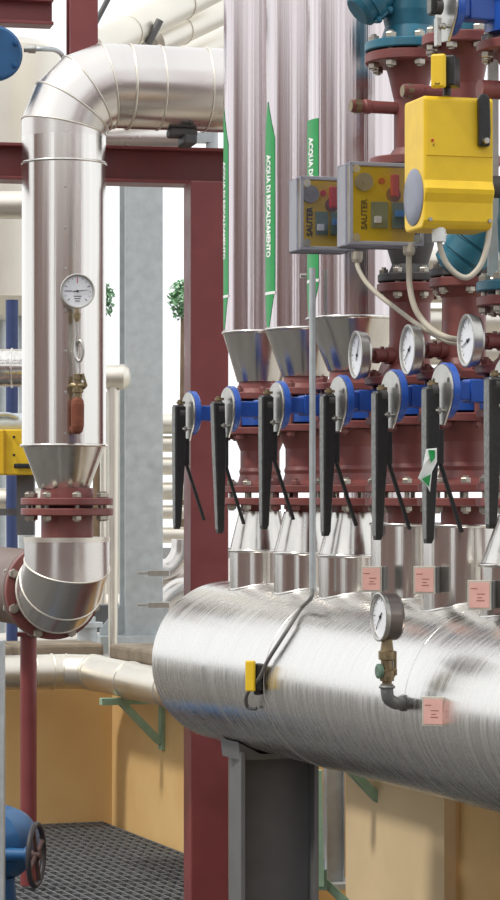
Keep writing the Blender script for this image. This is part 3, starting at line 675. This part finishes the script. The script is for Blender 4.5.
# blue valve with handwheel
wy = 7.0; wc = U(36, 855, wy)
t = thing('gate_valve', U(-4, 900, wy)*1.0, 'blue gate valve with dark handwheel low at the left edge', 'valve')
WN = Vector((0.985, -0.172, 0)).normalized()
m = MB().torus(wc, WN, 0.079, 0.0075, 48, 10); m.build('handwheel', mat('dark wheel paint', (56,52,56), 0.5, 0.1, 0.2, 40), t)
wh = bpy.data.objects['handwheel']; a_, b_, _ = basis(WN)
for k in range(4):
    q = 0.4+k*PI/2; MB().sweep([wc+(a_*math.cos(q)+b_*math.sin(q))*0.012, wc+(a_*math.cos(q)+b_*math.sin(q))*0.076], 0.006, 8, 0).build('spoke', RUSTD, wh)
MB().lathe([(-0.02, 0.013), (0.012, 0.013)], wc, WN, 14).build('hub', RUSTD, wh)
MB().lathe([(-0.10, 0.018), (-0.03, 0.016), (-0.028, 0.022), (-0.018, 0.022)], wc, WN, 18).build('stem', PUMPB, t)
MB().lathe([(-0.25, 0.05), (-0.16, 0.052), (-0.12, 0.042), (-0.10, 0.025)], wc, WN, 24).build('bonnet', PUMPB, t)
bc2 = U(-2, 843, wy+0.12); MB().lathe([(-0.10, 0.068), (-0.05, 0.094), (0.02, 0.100), (0.07, 0.086), (0.11, 0.05)], bc2, Vector((0.4, 0.9, 0)), 32).build('valve_body', PUMPB, t)
MB().lathe([(0, 0.05), (bc2.z-0.09-0.0, 0.045)], Vector((bc2.x, bc2.y, 0.0)), Z, 20).build('foot', PUMPB, t)
lp = U(0, 0, 6.4); m = MB().box(Vector((lp.x-0.012, 6.4, 0.38)), (0.045, 0.045, 0.76)); o = m.build('galvanised_post', GALV, None); o['label'] = 'slim grey post cut by the lower left edge'; o['category'] = 'post'
m = MB().sweep([U(-12, 668, 6.7), U(-3, 655, 6.7), U(6, 644, 6.72)], 0.03, 14); 

# ------------------------------------------------------------------ control boxes
BN = Vector((math.sin(0.27), -math.cos(0.27), 0)); BX = Vector((math.cos(0.27), math.sin(0.27), 0))
def control_box(pxl, pxr, yt, yb, Y, label):
    w = (pxr-pxl)/F*Y/BX.x; h = (yb-yt)/F*Y; dp = 0.088
    c = U((pxl+pxr)/2, (yt+yb)/2, Y)                    # centre of the front cover
    t = thing('actuator_box', c-BN*dp*0.5-Z*h/2, label, 'control box', 'clear-lidded control boxes')
    ax = (BX, BN, Z)
    # open grey tray: back and four sides
    m = MB(); q = c - BN*0.030
    m.box(q-BN*dp*0.5, (w, 0.004, h), ax)
    for s_ in (-1, 1): m.box(q+BX*s_*(w/2-0.002)-BN*0.002-BN*dp*0.22, (0.004, dp*0.56, h), ax); m.box(q+Z*s_*(h/2-0.002)-BN*dp*0.22-BN*0.002, (w-0.008, dp*0.56, 0.004), ax)
    m.build('housing', GREYB, t, bevel=0.002)
    MB().box(q-BN*0.0025+Z*0.002, (w-0.012, 0.004, h*0.92), ax).build('yellow_plate', YEL, t)
    # clear lid with grey rim
    m = MB(); o2 = c - BN*0.015
    m.box(o2+BN*0.0145, (w, 0.002, h), ax)
    for s_ in (-1, 1): m.box(o2+BX*s_*(w/2-0.001), (0.002, 0.030, h), ax); m.box(o2+Z*s_*(h/2-0.001), (w, 0.030, 0.002), ax)
    m.build('clear_lid', ACR, t, bevel=0.0)
    m = MB()
    for s_ in (-1, 1): m.box(c+BX*s_*(w/2-0.003)+BN*0.0008, (0.007, 0.004, h), ax); m.box(c+Z*s_*(h/2-0.003)+BN*0.0008, (w, 0.004, 0.007), ax)
    m.build('lid_rim', GREYB, t, bevel=0.001)
    for sx in (-1, 1):
        for sz in (-1, 1): MB().lathe([(0, 0.0075), (0.003, 0.0075), (0.003, 0.005)], c+BX*sx*(w/2-0.013)+Z*sz*(h/2-0.013)+BN*0.001, BN, 14).build('lid_screw', STEEL, t)
    f = q - BN*0.0000
    loc = lambda x, z, d=0.0: f + BX*(x-0.5)*w + Z*(0.5-z)*h + BN*d
    MB().lathe([(0, 0.017), (0.010, 0.017), (0.010, 0.005), (0.012, 0.005)], loc(0.25, 0.22), BN, 28).build('gear_wheel', SGREY, t)
    MB().lathe([(0, 0.014), (0.004, 0.014)], loc(0.66, 0.36), BN, 24).build('pointer_base', REDBOLT, t)
    MB().box(loc(0.66, 0.26, 0.010), (0.016, 0.010, 0.042), ax).build('red_pointer', REDI, t, bevel=0.003)
    MB().lathe([(0, 0.006), (0.004, 0.006)], loc(0.50, 0.20), BN, 16).build('red_lamp', REDI, t)
    pb = MB().box(loc(0.46, 0.62, 0.006), (w*0.22, 0.008, h*0.32), ax).build('terminal_block', PCB, t, bevel=0.001)
    MB().box(loc(0.78, 0.62, 0.006), (w*0.30, 0.008, h*0.32), ax).build('circuit_board', PCB, t, bevel=0.001)
    MB().box(loc(0.42, 0.68, 0.014), (0.012, 0.008, 0.012), ax).build('relay', WHITE, t)
    MB().box(loc(0.72, 0.60, 0.014), (0.016, 0.008, 0.012), ax).build('connector', MIDB, t)
    disc_text(t, 'SAUTER', 0.016, loc(0.30, 0.80, 0.0012), Z, -BX, INK, bold=0.0007)
    g0 = c - BN*0.04 - Z*h/2
    return t, w, h, c
tb, w1, h1, c1 = control_box(300, 355, 177, 250, 5.22, 'clear-lidded grey control box further left, partly behind the other one')
MB().lathe([(0, 0.0095), (0.006, 0.012), (0.02, 0.012)], U(357, 256, 5.24)-Z*0.012, Z, 10).build('cable_gland', BEIGE, tb)
tb2, w2, h2, c2 = control_box(349, 424, 163, 245, 5.03, 'clear-lidded grey control box nearer and right, next to the yellow actuator')
MB().lathe([(0, 0.0095), (0.006, 0.012), (0.022, 0.012)], U(409, 252, 5.05)-Z*0.006, Z, 10).build('cable_gland', BEIGE, tb2)
MB().lathe([(0, 0.018), (0.16, 0.018)], c2 - BN*0.09 - Z*0.02, -BN, 20).build('mounting_yoke', DARK, tb2)
MB().lathe([(0, 0.018), (0.20, 0.018)], c1 - BN*0.09 - Z*0.02 + BX*0.03, -BN+BX*0.9, 20).build('mounting_yoke', DARK, tb)

# ------------------------------------------------------------------ yellow actuator
YA = 4.70
tl = U(407, 95, YA+0.0); 
AX, AN = Vector((0.96, 0.28, 0)), Vector((0.28, -0.96, 0))                                           # width runs right-and-away, front faces the camera
zt, zb_ = zat(95, YA), zat(228, YA); Hh = zt-zb_
fr = U(424, 160, YA); fr.z = 0                              # front left vertical edge
t = thing('valve_actuator', U(450, 228, YA+0.08), 'big yellow plastic actuator with a round grey disc on its left side', 'actuator')
Wd = (494-424)/F*YA/0.94; Dp = 0.104
pr = [(0, 0.006), (-0.004, 0.0), (-Dp+0.004, 0), (-Dp, 0.006), (-Dp, Hh-0.01), (-Dp+0.01, Hh), (-0.012, Hh), (-0.004, Hh-0.008), (0, Hh-0.014), (0, Hh*0.80), (0.007, Hh*0.735), (0.008, Hh*0.70), (0.0, Hh*0.635)]
pr = [(x, Hh-z) for x, z in pr]
m = MB().prism(pr, fr+Z*zb_, AN, Z, AX, Wd); m.build('housing', YEL, t, bevel=0.004)
MB().box(fr+Z*(zt-0.225*Hh-0.004)+AX*(Wd*0.51)+AN*0.0002, (Wd*0.95, 0.003, Hh*0.42), (AX, AN, Z)).build('front_panel', YEL, t, bevel=0.001)
dc = fr - AN*(Dp*0.5) + Z*zat(194, YA) - AX*0.0005
MB().lathe([(-0.001, 0.050), (0.0008, 0.050), (0.0016, 0.0485)], dc, -AX, 44).lathe([(0.0016, 0.0485), (0.004, 0.042), (0.006, 0.026), (0.0065, 0.002)], dc, -AX, 44, sharp=False, cap0=False).build('round_disc', mat('blue grey disc', (128,132,146), 0.35, 0.1, 0.08, 30), t)
hd = fr + AX*(Wd*0.83) + AN*0.008
m = MB(); out = [(-0.010, 0), (0.010, 0), (0.012, 0.03), (0.010, 0.085), (0.004, 0.092), (-0.006, 0.092), (-0.011, 0.082)]
m.prism(out, hd+Z*zat(145, YA)-AN*0.006, AX, Z, AN, 0.013); hnd = m.build('crank_handle', BLACK, t, bevel=0.003)
MB().lathe([(0, 0.006), (0.018, 0.005)], hd+Z*zat(140, YA), AN, 12).build('handle_bolt', STEEL, hnd)
rd = U(432, 140, YA-0.02); MB().lathe([(0, 0.0022), (0.0035, 0.0022)], fr+AX*(8/F*YA/0.94)+Z*zat(140, YA)+AN*0.001, AN, 10).build('red_dot', REDI, t)
p0 = fr+AX*(9/F*YA/0.94)+Z*zat(145, YA)+AN*0.0025
MB().add([p0-AX*0.002, p0+AX*0.002+Z*0.003, p0+AX*0.002+Z*0.002, p0-AX*0.0005, p0+AX*0.002-Z*0.002, p0+AX*0.002-Z*0.003], [(0,1,2,3),(0,3,4,5)]).build('arrow_mark', INK, t)
for px_, py_ in ((430, 219), (490, 219)):
    MB().lathe([(0, 0.004), (0.004, 0.0035)], fr+AX*((px_-424)/F*YA/0.94)+Z*zat(py_, YA)-AN*0.0, AN, 10).build('screw', STEEL, t)
MB().lathe([(0, 0.012), (0.008, 0.0125), (0.03, 0.0125)], U(439, 235, YA+0.03)-Z*0.012, Z, 12).build('cable_gland', WFILM, t)
MB().lathe([(0, 0.02), (0.05, 0.02)], fr-AN*Dp*0.6+AX*Wd+Z*zat(180, YA), AX, 16).build('mounting_yoke', DARK, t)
# yellow and black plug on top
t = thing('plug_connector', U(446, 95, YA+0.05), 'small yellow and black plug standing on top of the yellow actuator', 'plug')
pq = U(432, 71, YA+0.02); ph_ = 34/F*YA
fn = Vector((-0.30, -0.954, 0)); fx = Vector((0.954, -0.30, 0))
MB().box(U(438.5, 71, YA+0.0), (0.026, 0.012, ph_), (fx, fn, Z)).build('yellow_cover', YEL, t, bevel=0.004)
MB().box(U(449, 72, YA+0.028), (0.030, 0.045, ph_*0.9), (fx, fn, Z)).build('black_body', BLACK, t, bevel=0.003)
MB().lathe([(0, 0.007), (0.02, 0.007)], U(447, 96, YA+0.03), Z, 12).build('post', BLACK, t)
q0 = U(435, 85, YA-0.0075); m = MB()
m.sweep([q0, q0+Vector((.001,0,.004)), q0+Vector((.003,0,.001)), q0+Vector((.004,0,.003)), q0+Vector((.005,0,.001)), q0+Vector((.007,0,.004)), q0+Vector((.008,0,.002))], 0.0006, 4, 3).build('script_mark', INK, t)
# wall strut at right edge
m = MB(); sp = U(493.5, 0, 4.95); out = [(-0.0095, 0.02), (-0.0095, 0), (0.0095, 0), (0.0095, 0.02), (0.007, 0.02), (0.007, 0.0025), (-0.007, 0.0025), (-0.007, 0.02)]
m.prism(out, Vector((sp.x, sp.y, zat(305, 4.95))), Vector((1,0,0)), Vector((0,1,0)), Z, 0.75); o = m.build('support_strut', GALV, None); o['label'] = 'grey channel strut rising at the right edge behind the actuator'; o['category'] = 'strut'

# ------------------------------------------------------------------ cables and conduit
def cable(name, pts, r, mt, label, cat, grp=None):
    o = MB().sweep(pts, r, 10).build(name, mt, None); o['label'] = label; o['category'] = cat
    if grp: o['group'] = grp
    return o
cable('cable', [U(439, 237, YA+0.03), U(441, 250, YA+0.03), U(447, 264, YA+0.03), U(458, 275, YA+0.03), U(469, 277, YA+0.03), U(480, 266, YA+0.035), U(486, 250, YA+0.04), U(489, 232, YA+0.05), U(490, 215, YA+0.06)], 0.0052, BEIGE, 'beige cable looping below the yellow actuator', 'cable')
cable('cable', [U(409, 252, 5.05), U(409, 268, 5.05), U(410, 288, 5.05), U(415, 308, 5.04), U(424, 322, 5.03), U(436, 332, 5.0), U(449, 338, 4.98), U(462, 340, 4.99)], 0.0058, BEIGE, 'beige cable hanging steeply from the nearer control box', 'cable')
cable('cable', [U(357, 260, 5.24), U(358, 268, 5.23), U(366, 282, 5.20), U(380, 296, 5.16), U(398, 310, 5.12), U(414, 322, 5.09), U(428, 331, 5.06), U(446, 341, 5.02), U(462, 345, 5.02)], 0.0046, BEIGE, 'beige cable slanting down from the farther control box', 'cable')
cy = 5.55
t = thing('conduit', U(312.5, 592, cy), 'thin grey steel conduit running upright between the lever valves', 'conduit')
MB().lathe([(zat(592, cy), 0.0068), (zat(268, cy), 0.0068)], Vector((U(312.5, 0, cy).x, cy, 0)), Z, 14).build('tube', GALV, t)
MB().lathe([(0, 0.005), (0.012, 0.005)], U(306, 276, cy), Vector((-1, -0.2, 0)), 10).build('clip_screw', STEEL, t)
pts = [U(312.5, 588, cy), U(311, 598, cy-0.02)]
for px_, py_ in ((304, 612), (294, 628), (283, 645), (272, 662), (264, 678)):
    p, nn = on_header(px_, py_); pts.append(p+nn*0.010)
p, nn = on_header(257, 692); pts.append(p+nn*0.022); p, nn = on_header(255, 704); pts.append(p+nn*0.018); p, nn = on_header(259, 708); pts.append(p+nn*0.006)
cable('cable', pts, 0.0042, mat('grey cable', (110,108,106), 0.5, 0, 0.05, 30), 'grey cable running from the conduit down over the header', 'cable')
p, nn = on_header(258, 678)
tX = HU; t = thing('sensor_plug', p, 'small yellow and black sensor plug on the header front', 'plug')
kx = Vector((0.95, -0.30, 0)); kn = Vector((-0.30, -0.95, 0))
pp = U(250.5, 676, p.y-0.03); MB().box(pp, (0.021, 0.010, 0.064), (kx, kn, Vector((0, 0, 1)))).build('yellow_cover', YEL, t, bevel=0.003)
MB().box(U(259, 677, p.y-0.012), (0.022, 0.034, 0.056), (kx, kn, Z)).box(U(258, 690, p.y-0.012), (0.014, 0.02, 0.02), (kx, kn, Z)).build('black_body', BLACK, t, bevel=0.003)
MB().lathe([(-0.01, 0.010), (0.02, 0.010)], U(259, 677, p.y-0.004), -nn, 12).build('sensor_stem', BRASS, t)

# ------------------------------------------------------------------ name plates
def plate(px, py, Y, label, w=22, h=27, rot=0.18, bracket=True, stand=0.055):
    s = Y/F; n_ = Vector((-math.sin(rot), -math.cos(rot), 0)); x_ = Vector((math.cos(rot), -math.sin(rot), 0))
    c = U(px, py, Y); t = thing('name_plate', c-Z*h*s/2, label, 'name plate', 'pink name plates on the header')
    MB().box(c, (w*s, 0.006, h*s), (x_, n_, Z)).build('frame', mat('plate frame', (196,192,180), 0.5, 0.3, 0.08, 60) if 'plate frame' not in MATS else MATS['plate frame'], t, bevel=0.001)
    ins = MB().box(c+n_*0.0026, (w*s*0.84, 0.003, h*s*0.84), (x_, n_, Z)).build('insert', PINK, t)
    m = MB()
    for (x0, x1, z0) in ((-0.36, -0.08, 0.20), (-0.10, 0.25, 0.02), (-0.08, 0.12, -0.10), (-0.12, 0.22, -0.20)):
        o_ = c + n_*0.0044
        m.add([o_+x_*x0*w*s+Z*z0*h*s, o_+x_*x1*w*s+Z*z0*h*s, o_+x_*x1*w*s+Z*(z0*h*s+0.0014), o_+x_*x0*w*s+Z*(z0*h*s+0.0014)], [(0,1,2,3)])
    m.build('print_lines', PINKD, ins)
    if bracket: MB().box(c - n_*stand*0.5 + x_*(w*s*0.42), (0.016, stand, h*s*0.92), (x_, n_, Z)).build('bracket', GREYM, t)
    return t
plate(371.5, 579, 5.20, 'pink name plate on the branch directly above the large header gauge', 21, 26)
plate(424.5, 580, 5.02, 'pink name plate below the lever with the torn sticker', 22, 28)
plate(479.5, 595, 4.78, 'pink name plate at the right edge among the branches', 24, 30)
p, nn = on_header(436, 711)
plate(433.5, 711.5, p.y-0.022, 'pink name plate low on the header body beside the elbow', 23, 30, 0.25, True, 0.03)

# ------------------------------------------------------------------ low pipe along the wall, brackets
OFF = 0.13; lz = 0.518; LR = 0.058
cA = uv(OFF, OFF, lz)
t = thing('insulated_pipe', uv(0.8, OFF, lz-LR), 'low insulated pipe following the ochre wall around its corner', 'pipe')
s0 = cA + HV*0.12
SUN_A = ALU_D
for k, (a_, b_) in enumerate(((0.12, 0.18), (0.18, 0.75), (0.75, 1.5))):
    m = MB().lathe([(a_, LR), (b_, LR)], cA, HV, 36, cap0=False, cap1=(k == 2)); sg = m.build('jacket', ALU_D, t)
    MB().torus(cA+HV*a_, HV, LR, 0.0035, 36).build('seam_bead', ALU_D, sg)
e_ = elbow(t, cA+HV*0.12, -HV, HU, 0.12, LR, 2, ALU_D, ALU_D)
for k, (a_, b_) in enumerate(((0.12, 0.5), (0.5, 0.9), (0.9, 3.6))):
    m = MB().lathe([(a_, LR), (b_, LR)], cA, HU, 36, cap0=False, cap1=(k == 2)); sg = m.build('jacket', ALU_D, t)
    MB().torus(cA+HU*a_, HU, LR, 0.0035, 36).build('seam_bead', ALU_D, sg)
def bracket(tw, label):
    zt_ = lz-LR-0.012; w0 = uv(tw, 0, 0)
    t = thing('pipe_bracket', uv(tw, 0.0, zt_-0.16), label, 'bracket', 'green brackets under the low pipe')
    MB().box(w0+HV*0.105+Z*zt_, (0.21, 0.03, 0.022), (HV, HU, Z)).build('arm', GREENB, t, bevel=0.001)
    MB().box(w0+HV*0.006+Z*(zt_-0.075), (0.012, 0.034, 0.17), (HV, HU, Z)).build('back_strap', GREENB, t, bevel=0.001)
    a_ = w0+HV*0.14+Z*(zt_-0.005); b_ = w0+HV*0.012+Z*(zt_-0.135); d = (b_-a_).normalized()
    MB().box((a_+b_)/2, (0.022, 0.028, (b_-a_).length), (d.cross(HU), HU, d)).build('brace', GREENB, t, bevel=0.001)
bracket(0.56, 'pale green bracket on the ochre wall left of the maroon column')
bracket(2.40, 'pale green bracket on the wall right of the header support')
# small galvanised post and green braces in the wall recess
q = U(334, 885, 7.62); q.z = 0
t = thing('galvanised_post', q, 'short galvanised post in the wall recess right of the header support', 'post')
MB().prism([(a_*0.38, b_*0.38) for a_, b_ in hs0] if False else [(x*0.30, y*0.30) for x, y in hs], q+Z*0.012, S1, S2, Z, 0.62).build('shaft', GALV, t)
MB().box(q+Z*0.008, (0.14, 0.12, 0.016), (S1, S2, Z)).build('base_plate', GALV, t)
MB().prism([(0, 0), (-0.05, 0), (0, 0.07)], q-S1*0.025+Z*0.016, S1, Z, S2, 0.008).build('gusset', GALV, t)
m = MB(); a_, b_ = U(317, 770, 6.6), U(319, 886, 6.6); d = (b_-a_).normalized(); m.box((a_+b_)/2, (0.024, 0.022, (b_-a_).length), (Vector((1,0,0)), Vector((0,1,0)), -d)); 
t = thing('wall_brace', b_, 'pale green steel brace beside the header support post', 'brace'); m.build('upright', GREENB, t)
a_, b_ = U(318, 876, 6.62), U(352, 908, 6.62); d = (b_-a_).normalized(); MB().box((a_+b_)/2, (0.02, 0.022, (b_-a_).length), (d.cross(Vector((0,1,0))), Vector((0,1,0)), d)).build('diagonal', GREENB, t)
MB().box(U(320, 880, 6.6), (0.035, 0.006, 0.05)).build('gusset', GREENB, t)

# ------------------------------------------------------------------ background on the left
ty = 9.8; tc = U(-6, 0, ty); tc.z = 0
t = thing('storage_tank', tc+Z*TOP, 'tall pale clad tank behind the left pipe at the left edge', 'tank')
TR = 66/F*ty
jk = MB().lathe([(zat(300, ty), TR), (zat(52, ty), TR)], tc, Z, 64, cap0=False, cap1=False).build('shell', ALU_D, t)
MB().lathe([(zat(318, ty), TR*0.72), (zat(300, ty), TR+0.006)], tc, Z, 64).build('bottom_cone', ALU_D, t)
MB().lathe([(zat(52, ty), TR), (zat(44, ty), TR*0.8), (zat(38, ty), TR*0.3), (zat(37, ty), 0.01)], tc, Z, 64, sharp=False).build('top_dome', ALU_D, t)
MB().torus(tc+Z*zat(180, ty), Z, TR, 0.005, 56).build('seam_bead', ALU_D, jk)
for k in range(3):
    q = PI/2+k*2*PI/3; MB().lathe([(TOP, 0.03), (zat(310, ty), 0.03)], tc+Vector((math.cos(q), math.sin(q), 0))*TR*0.6, Z, 12).build('leg', GALV, t)
# blue pump end with conduit
py_ = 7.05; pc_ = U(-4, 53, py_)
t = thing('pump_motor', pc_-Z*0.07, 'round blue motor end with bolts cut by the left edge, near the top', 'motor')
nA = Vector((0.35, -0.93, 0))
MB().lathe([(-0.16, 0.060), (-0.02, 0.066), (-0.02, 0.072), (0.0, 0.072), (0.006, 0.064)], pc_, nA, 36).build('motor_body', PUMPB, t)
a_, b_, d = basis(nA)
for k in range(6): q = 0.5+k*PI/3; bolt(t, pc_+(a_*math.cos(q)+b_*math.sin(q))*0.058+d*0.0, d, 0.010, 0.008, PUMPB)
MB().lathe([(0, 0.009), (0.012, 0.009), (0.012, 0.0115), (0.03, 0.0115)], U(24, 49, py_), Vector((1, 0, 0)), 12).build('cable_gland', STEEL, t)
cable('cable', [U(35, 49, py_), U(45, 49, py_), U(55, 50, py_+0.05), U(62, 55, py_+0.1), U(64, 64, py_+0.14), U(64, 84, py_+0.16)], 0.0065, GALV, 'grey flexible conduit from the blue motor end', 'cable')
# horizontal pipe, navy post, yellow cabinet, dark post
def hpipe(name, y, px0, px1, Y, rpx, mt, label, dirn=None, cat='pipe', grp=None, seams=()):
    a_, b_ = U(px0, y, Y), U(px1, y, Y); r = rpx/F*Y
    t = thing(name, (a_+b_)/2-Z*r, label, cat, grp)
    L_ = (b_-a_).length; MB().lathe([(0, r*0.9), (0.006, r), (L_-0.006, r), (L_, r*0.9)], a_, b_-a_, 28).build('jacket', mt, t)
    for q in seams: MB().torus(a_+(b_-a_)*q, b_-a_, r, 0.0035, 32).build('seam_bead', mt, t)
    return t
hpipe('insulated_pipe', 368, -30, 70, 8.2, 19, ALU_V, 'horizontal clad pipe at the left edge above the yellow cabinet', seams=(0.2, 0.42))
m = MB().lathe([(TOP-0.05, 0.020), (zat(300, 9.33), 0.022)], U(12, 0, 9.33)*1.0-Z*U(12, 0, 9.33).z, Z, 14); o = m.build('pipe_post', NAVY, None); o['label'] = 'navy blue upright behind the yellow cabinet'; o['category'] = 'post'
t = thing('actuator_cabinet', U(10, 475, 7.7), 'yellow actuator housing with black handle at the left edge', 'actuator')
MB().box(U(8, 452.5, 7.7), (54/F*7.7, 0.12, 45/F*7.7)).build('housing', YEL, t, bevel=0.004)
MB().box(U(24, 466, 7.63), (20/F*7.7, 0.012, 5/F*7.7)).build('handle', BLACK, t, bevel=0.003)
MB().box(U(4, 452.5, 7.635), (0.004, 0.012, 45/F*7.7*0.98)).build('panel_joint', mat('darker yellow seam', (190,150,30), 0.5, 0, 0.05, 30), t)
MB().lathe([(0, 0.004), (0.003, 0.004)], U(14, 455, 7.636), Vector((0,-1,0)), 8).lathe([(0, 0.004), (0.003, 0.004)], U(14, 437, 7.636), Vector((0,-1,0)), 8).build('screws', INK, t)
MB().box(U(26, 505, 7.75), (0.05, 0.05, 60/F*7.75)).box(U(8, 512, 7.78), (0.12, 0.03, 0.02)).build('stand', GREYM, t)
MB().lathe([(0, 0.034), (0.14, 0.034)], U(-24, 425, 7.75), Vector((1,0,0)), 20).build('conduit_box', GALV, t)
cable('cable', [U(-12, 416, 7.72), U(4, 414, 7.72), U(14, 416, 7.72), U(24, 423, 7.74)], 0.006, GALV, 'grey cable lying over the yellow cabinet at left', 'cable')
hpipe('insulated_pipe', 500, -30, 60, 9.4, 12, ALU_D, 'pale far pipe seen under the yellow cabinet')
# elbowed small pipe right of the left pipe
t = thing('insulated_pipe', U(114, 640, 9.43), 'white clad pipe elbow showing right of the left pipe', 'pipe')
r_ = 12/F*9.43
a0 = U(90, 377, 9.43); MB().lathe([(0, r_), (30/F*9.43, r_)], a0, Vector((1,0,0)), 28, cap0=False).build('jacket', ALU_D, t)
MB().lathe([(0, r_+0.004), (0.018, r_+0.004), (0.035, r_*0.75), (0.04, r_*0.3)], U(119, 377, 9.43), Vector((1,0,0)), 28, cap0=False).build('end_cap', ALU_D, t)
MB().lathe([(TOP-0.05-0.0, 0.016), (zat(385, 9.43), 0.022)], U(113, 0, 9.43)-Z*U(113, 0, 9.43).z, Z, 14).build('drop_leg', ALU_D, t)
for k, px_ in enumerate((103, 107, 119)):
    Yk = 10.3+0.3*k; q = U(px_, 0, Yk); q.z = 0
    o = MB().lathe([(TOP-0.05, 0.012), (zat(392, Yk), 0.012)], q, Z, 14).build('small_riser', ALU_D, None)
    o['label'] = 'thin pale upright pipe in the background, %s of three beside the galvanised post' % ('leftmost', 'middle', 'nearest the post')[k]; o['category'] = 'pipe'; o['group'] = 'thin background uprights'
rows = ((424, 10, 'top'), (444, 8, 'second'), (466, 9, 'third'), (491, 9, 'fourth'), (512, 7, 'fifth'), (535, 8, 'lowest'))
for k, (yy, rp, w_) in enumerate(rows):
    hpipe('insulated_pipe', yy, 158, 226, 10.6, rp, ALU_D, '%s pale pipe from above in the background bank left of the maroon column' % w_, grp='background pipe bank')
q = U(207, 0, 10.6); o = MB().box(Vector((q.x, 10.68, (TOP-0.05+zat(410, 10.6))/2)), (0.06, 0.06, zat(410, 10.6)-TOP+0.05)).build('pipe_rack_post', GALV, None); o['label'] = 'grey rack post carrying the background pipe bank behind the maroon column'; o['category'] = 'post'
t = thing('insulated_pipe', U(172, 640, 10.2), 'bent clad pipe in the background between galvanised post and maroon column', 'pipe')
MB().sweep([U(186, 540, 10.2), U(184, 556, 10.2), U(174, 570, 10.2), U(160, 574, 10.2), U(140, 574, 10.2)], 0.055, 18).build('upper_bend', ALU_H, t)
MB().sweep([U(200, 590, 10.1), U(182, 592, 10.1), U(168, 602, 10.1), U(160, 616, 10.1), U(158, 640, 10.1)], 0.058, 18).build('lower_bend', ALU_H, t)
hpipe('insulated_pipe', 606, 60, 128, 10.4, 12, ALU_D, 'far horizontal pipe behind the lower left elbow')
m = MB().box(U(106, 618, 9.9), (0.16, 0.1, 0.10)); o = m.build('equipment_box', GREYM, None, bevel=0.005); o['label'] = 'small dark box on the terrace behind the lower elbow'; o['category'] = 'box'
t = thing('pipe_stub', U(87, 650, 9.35), 'short capped stub on the terrace edge below the lower elbow', 'pipe')
MB().lathe([(0, 0.035), (0.05, 0.035), (0.05, 0.055), (0.066, 0.055), (0.066, 0.03), (0.085, 0.03)], Vector((U(87, 0, 9.35).x, 9.35, TOP-0.0)), Z, 20).build('stub', GALV, t)
# overhead slanted pipes at the top
for k, (p0, p1, rp, lb) in enumerate((((88, 52, 7.9), (232, -22, 8.9), 17, 'nearer slanted pipe overhead above the pipe bend'), ((150, 44, 8.6), (262, -8, 9.4), 15, 'farther slanted pipe overhead behind the risers'), ((150, 72, 8.9), (262, 24, 9.8), 14, 'lowest slanted pipe overhead just above the horizontal run'))):
    a_, b_ = U(*p0), U(*p1); r = rp/F*p0[2]
    t = thing('insulated_pipe', a_, lb, 'pipe', 'slanted overhead pipes'); L_ = (b_-a_).length
    MB().lathe([(0, r*0.6), (0.01, r), (L_, r)], a_, b_-a_, 32).build('jacket', ALU_D, t)
    for q in (0.25, 0.62): MB().torus(a_+(b_-a_)*q, b_-a_, r, 0.003, 32).build('seam_bead', ALU_D, t)
a_, b_ = U(95, 24, 7.8), U(118, -20, 7.8); o = MB().tube(a_, b_, 0.008).build('hanger_rod', GREYM, None); o['label'] = 'dark thin hanger rod beside the short maroon upright'; o['category'] = 'rod'
a_, b_ = U(148, 44, 8.2), U(160, 20, 8.2); o = MB().tube(a_, b_, 0.012).build('hanger_rod', GREYM, None); o['label'] = 'dark hanger rod between the slanted overhead pipes'; o['category'] = 'rod'
t = hpipe('insulated_pipe', 138, 96, 190, 8.4, 16, ALU_H, 'clad pipe glimpsed between the pipe bend and the long maroon beam')
q = U(212, 0, 8.4); MB().lathe([(TOP-0.05, 0.02), (zat(138, 8.4)+0.03, 0.02)], Vector((q.x, 8.4, 0)), Z, 10).build('support_leg', GALV, t)
MB().box(U(201, 138, 8.4), (26/F*8.4, 0.04, 0.03)).build('support_arm', GALV, t)
t = hpipe('insulated_pipe', 205, -40, 40, 8.6, 14, ALU_D, 'clad pipe at the left edge just below the long maroon beam')
# bank of white ducts behind the bare risers
for k, (yy, rp) in enumerate(((262, 13), (290, 13), (322, 14), (352, 13), (384, 14), (418, 15), (452, 14), (478, 10))):
    hpipe('insulated_pipe', yy, 404, 540, 7.4, rp, ALU_D, 'pale background pipe behind the maroon risers, %s from the top' % ('first', 'second', 'third', 'fourth', 'fifth', 'sixth', 'seventh', 'eighth')[k], grp='pale pipes behind the maroon risers')
t = thing('riser_pipe', Vector((U(362, 0, 7.0).x, 7.0, TOP)), 'pale clad pipe rising behind the teal valve', 'pipe')
MB().lathe([(TOP, 0.075), (2.9, 0.075)], Vector((U(376, 0, 6.3).x, 6.3, 0)), Z, 40).build('jacket', ALU_MV, t)

# ------------------------------------------------------------------ far trees
def tree(px, py, Y, rad, label):
    c = U(px, py, Y); t = thing('tree', Vector((c.x, Y, -0.4)), label, 'tree', 'far trees')
    MB().lathe([(-0.4, 0.10), (c.z, 0.05)], Vector((c.x, Y, 0)), Z, 8).build('trunk', BARK, t)
    m = MB()
    for k in range(700):
        u = Vector((random.gauss(0, 1), random.gauss(0, 1), random.gauss(0, 1))).normalized()*rad*random.uniform(0.3, 1)**0.6
        u.z *= 1.3; p = c+u; a_ = Vector((random.gauss(0, 1), random.gauss(0, 1), random.gauss(0, 1))).normalized(); b_ = basis(a_)[0]; s_ = rad*0.20
        m.add([p-a_*s_, p+b_*s_*0.6, p+a_*s_, p-b_*s_*0.6], [(0,1,2,3)])
    o = m.build('foliage', LEAF, t); o['kind'] = 'stuff'
tree(98, 300, 42, 0.26, 'small far tree peeping out right of the left pipe')
tree(184, 300, 42, 0.26, 'small far tree beside the maroon column')
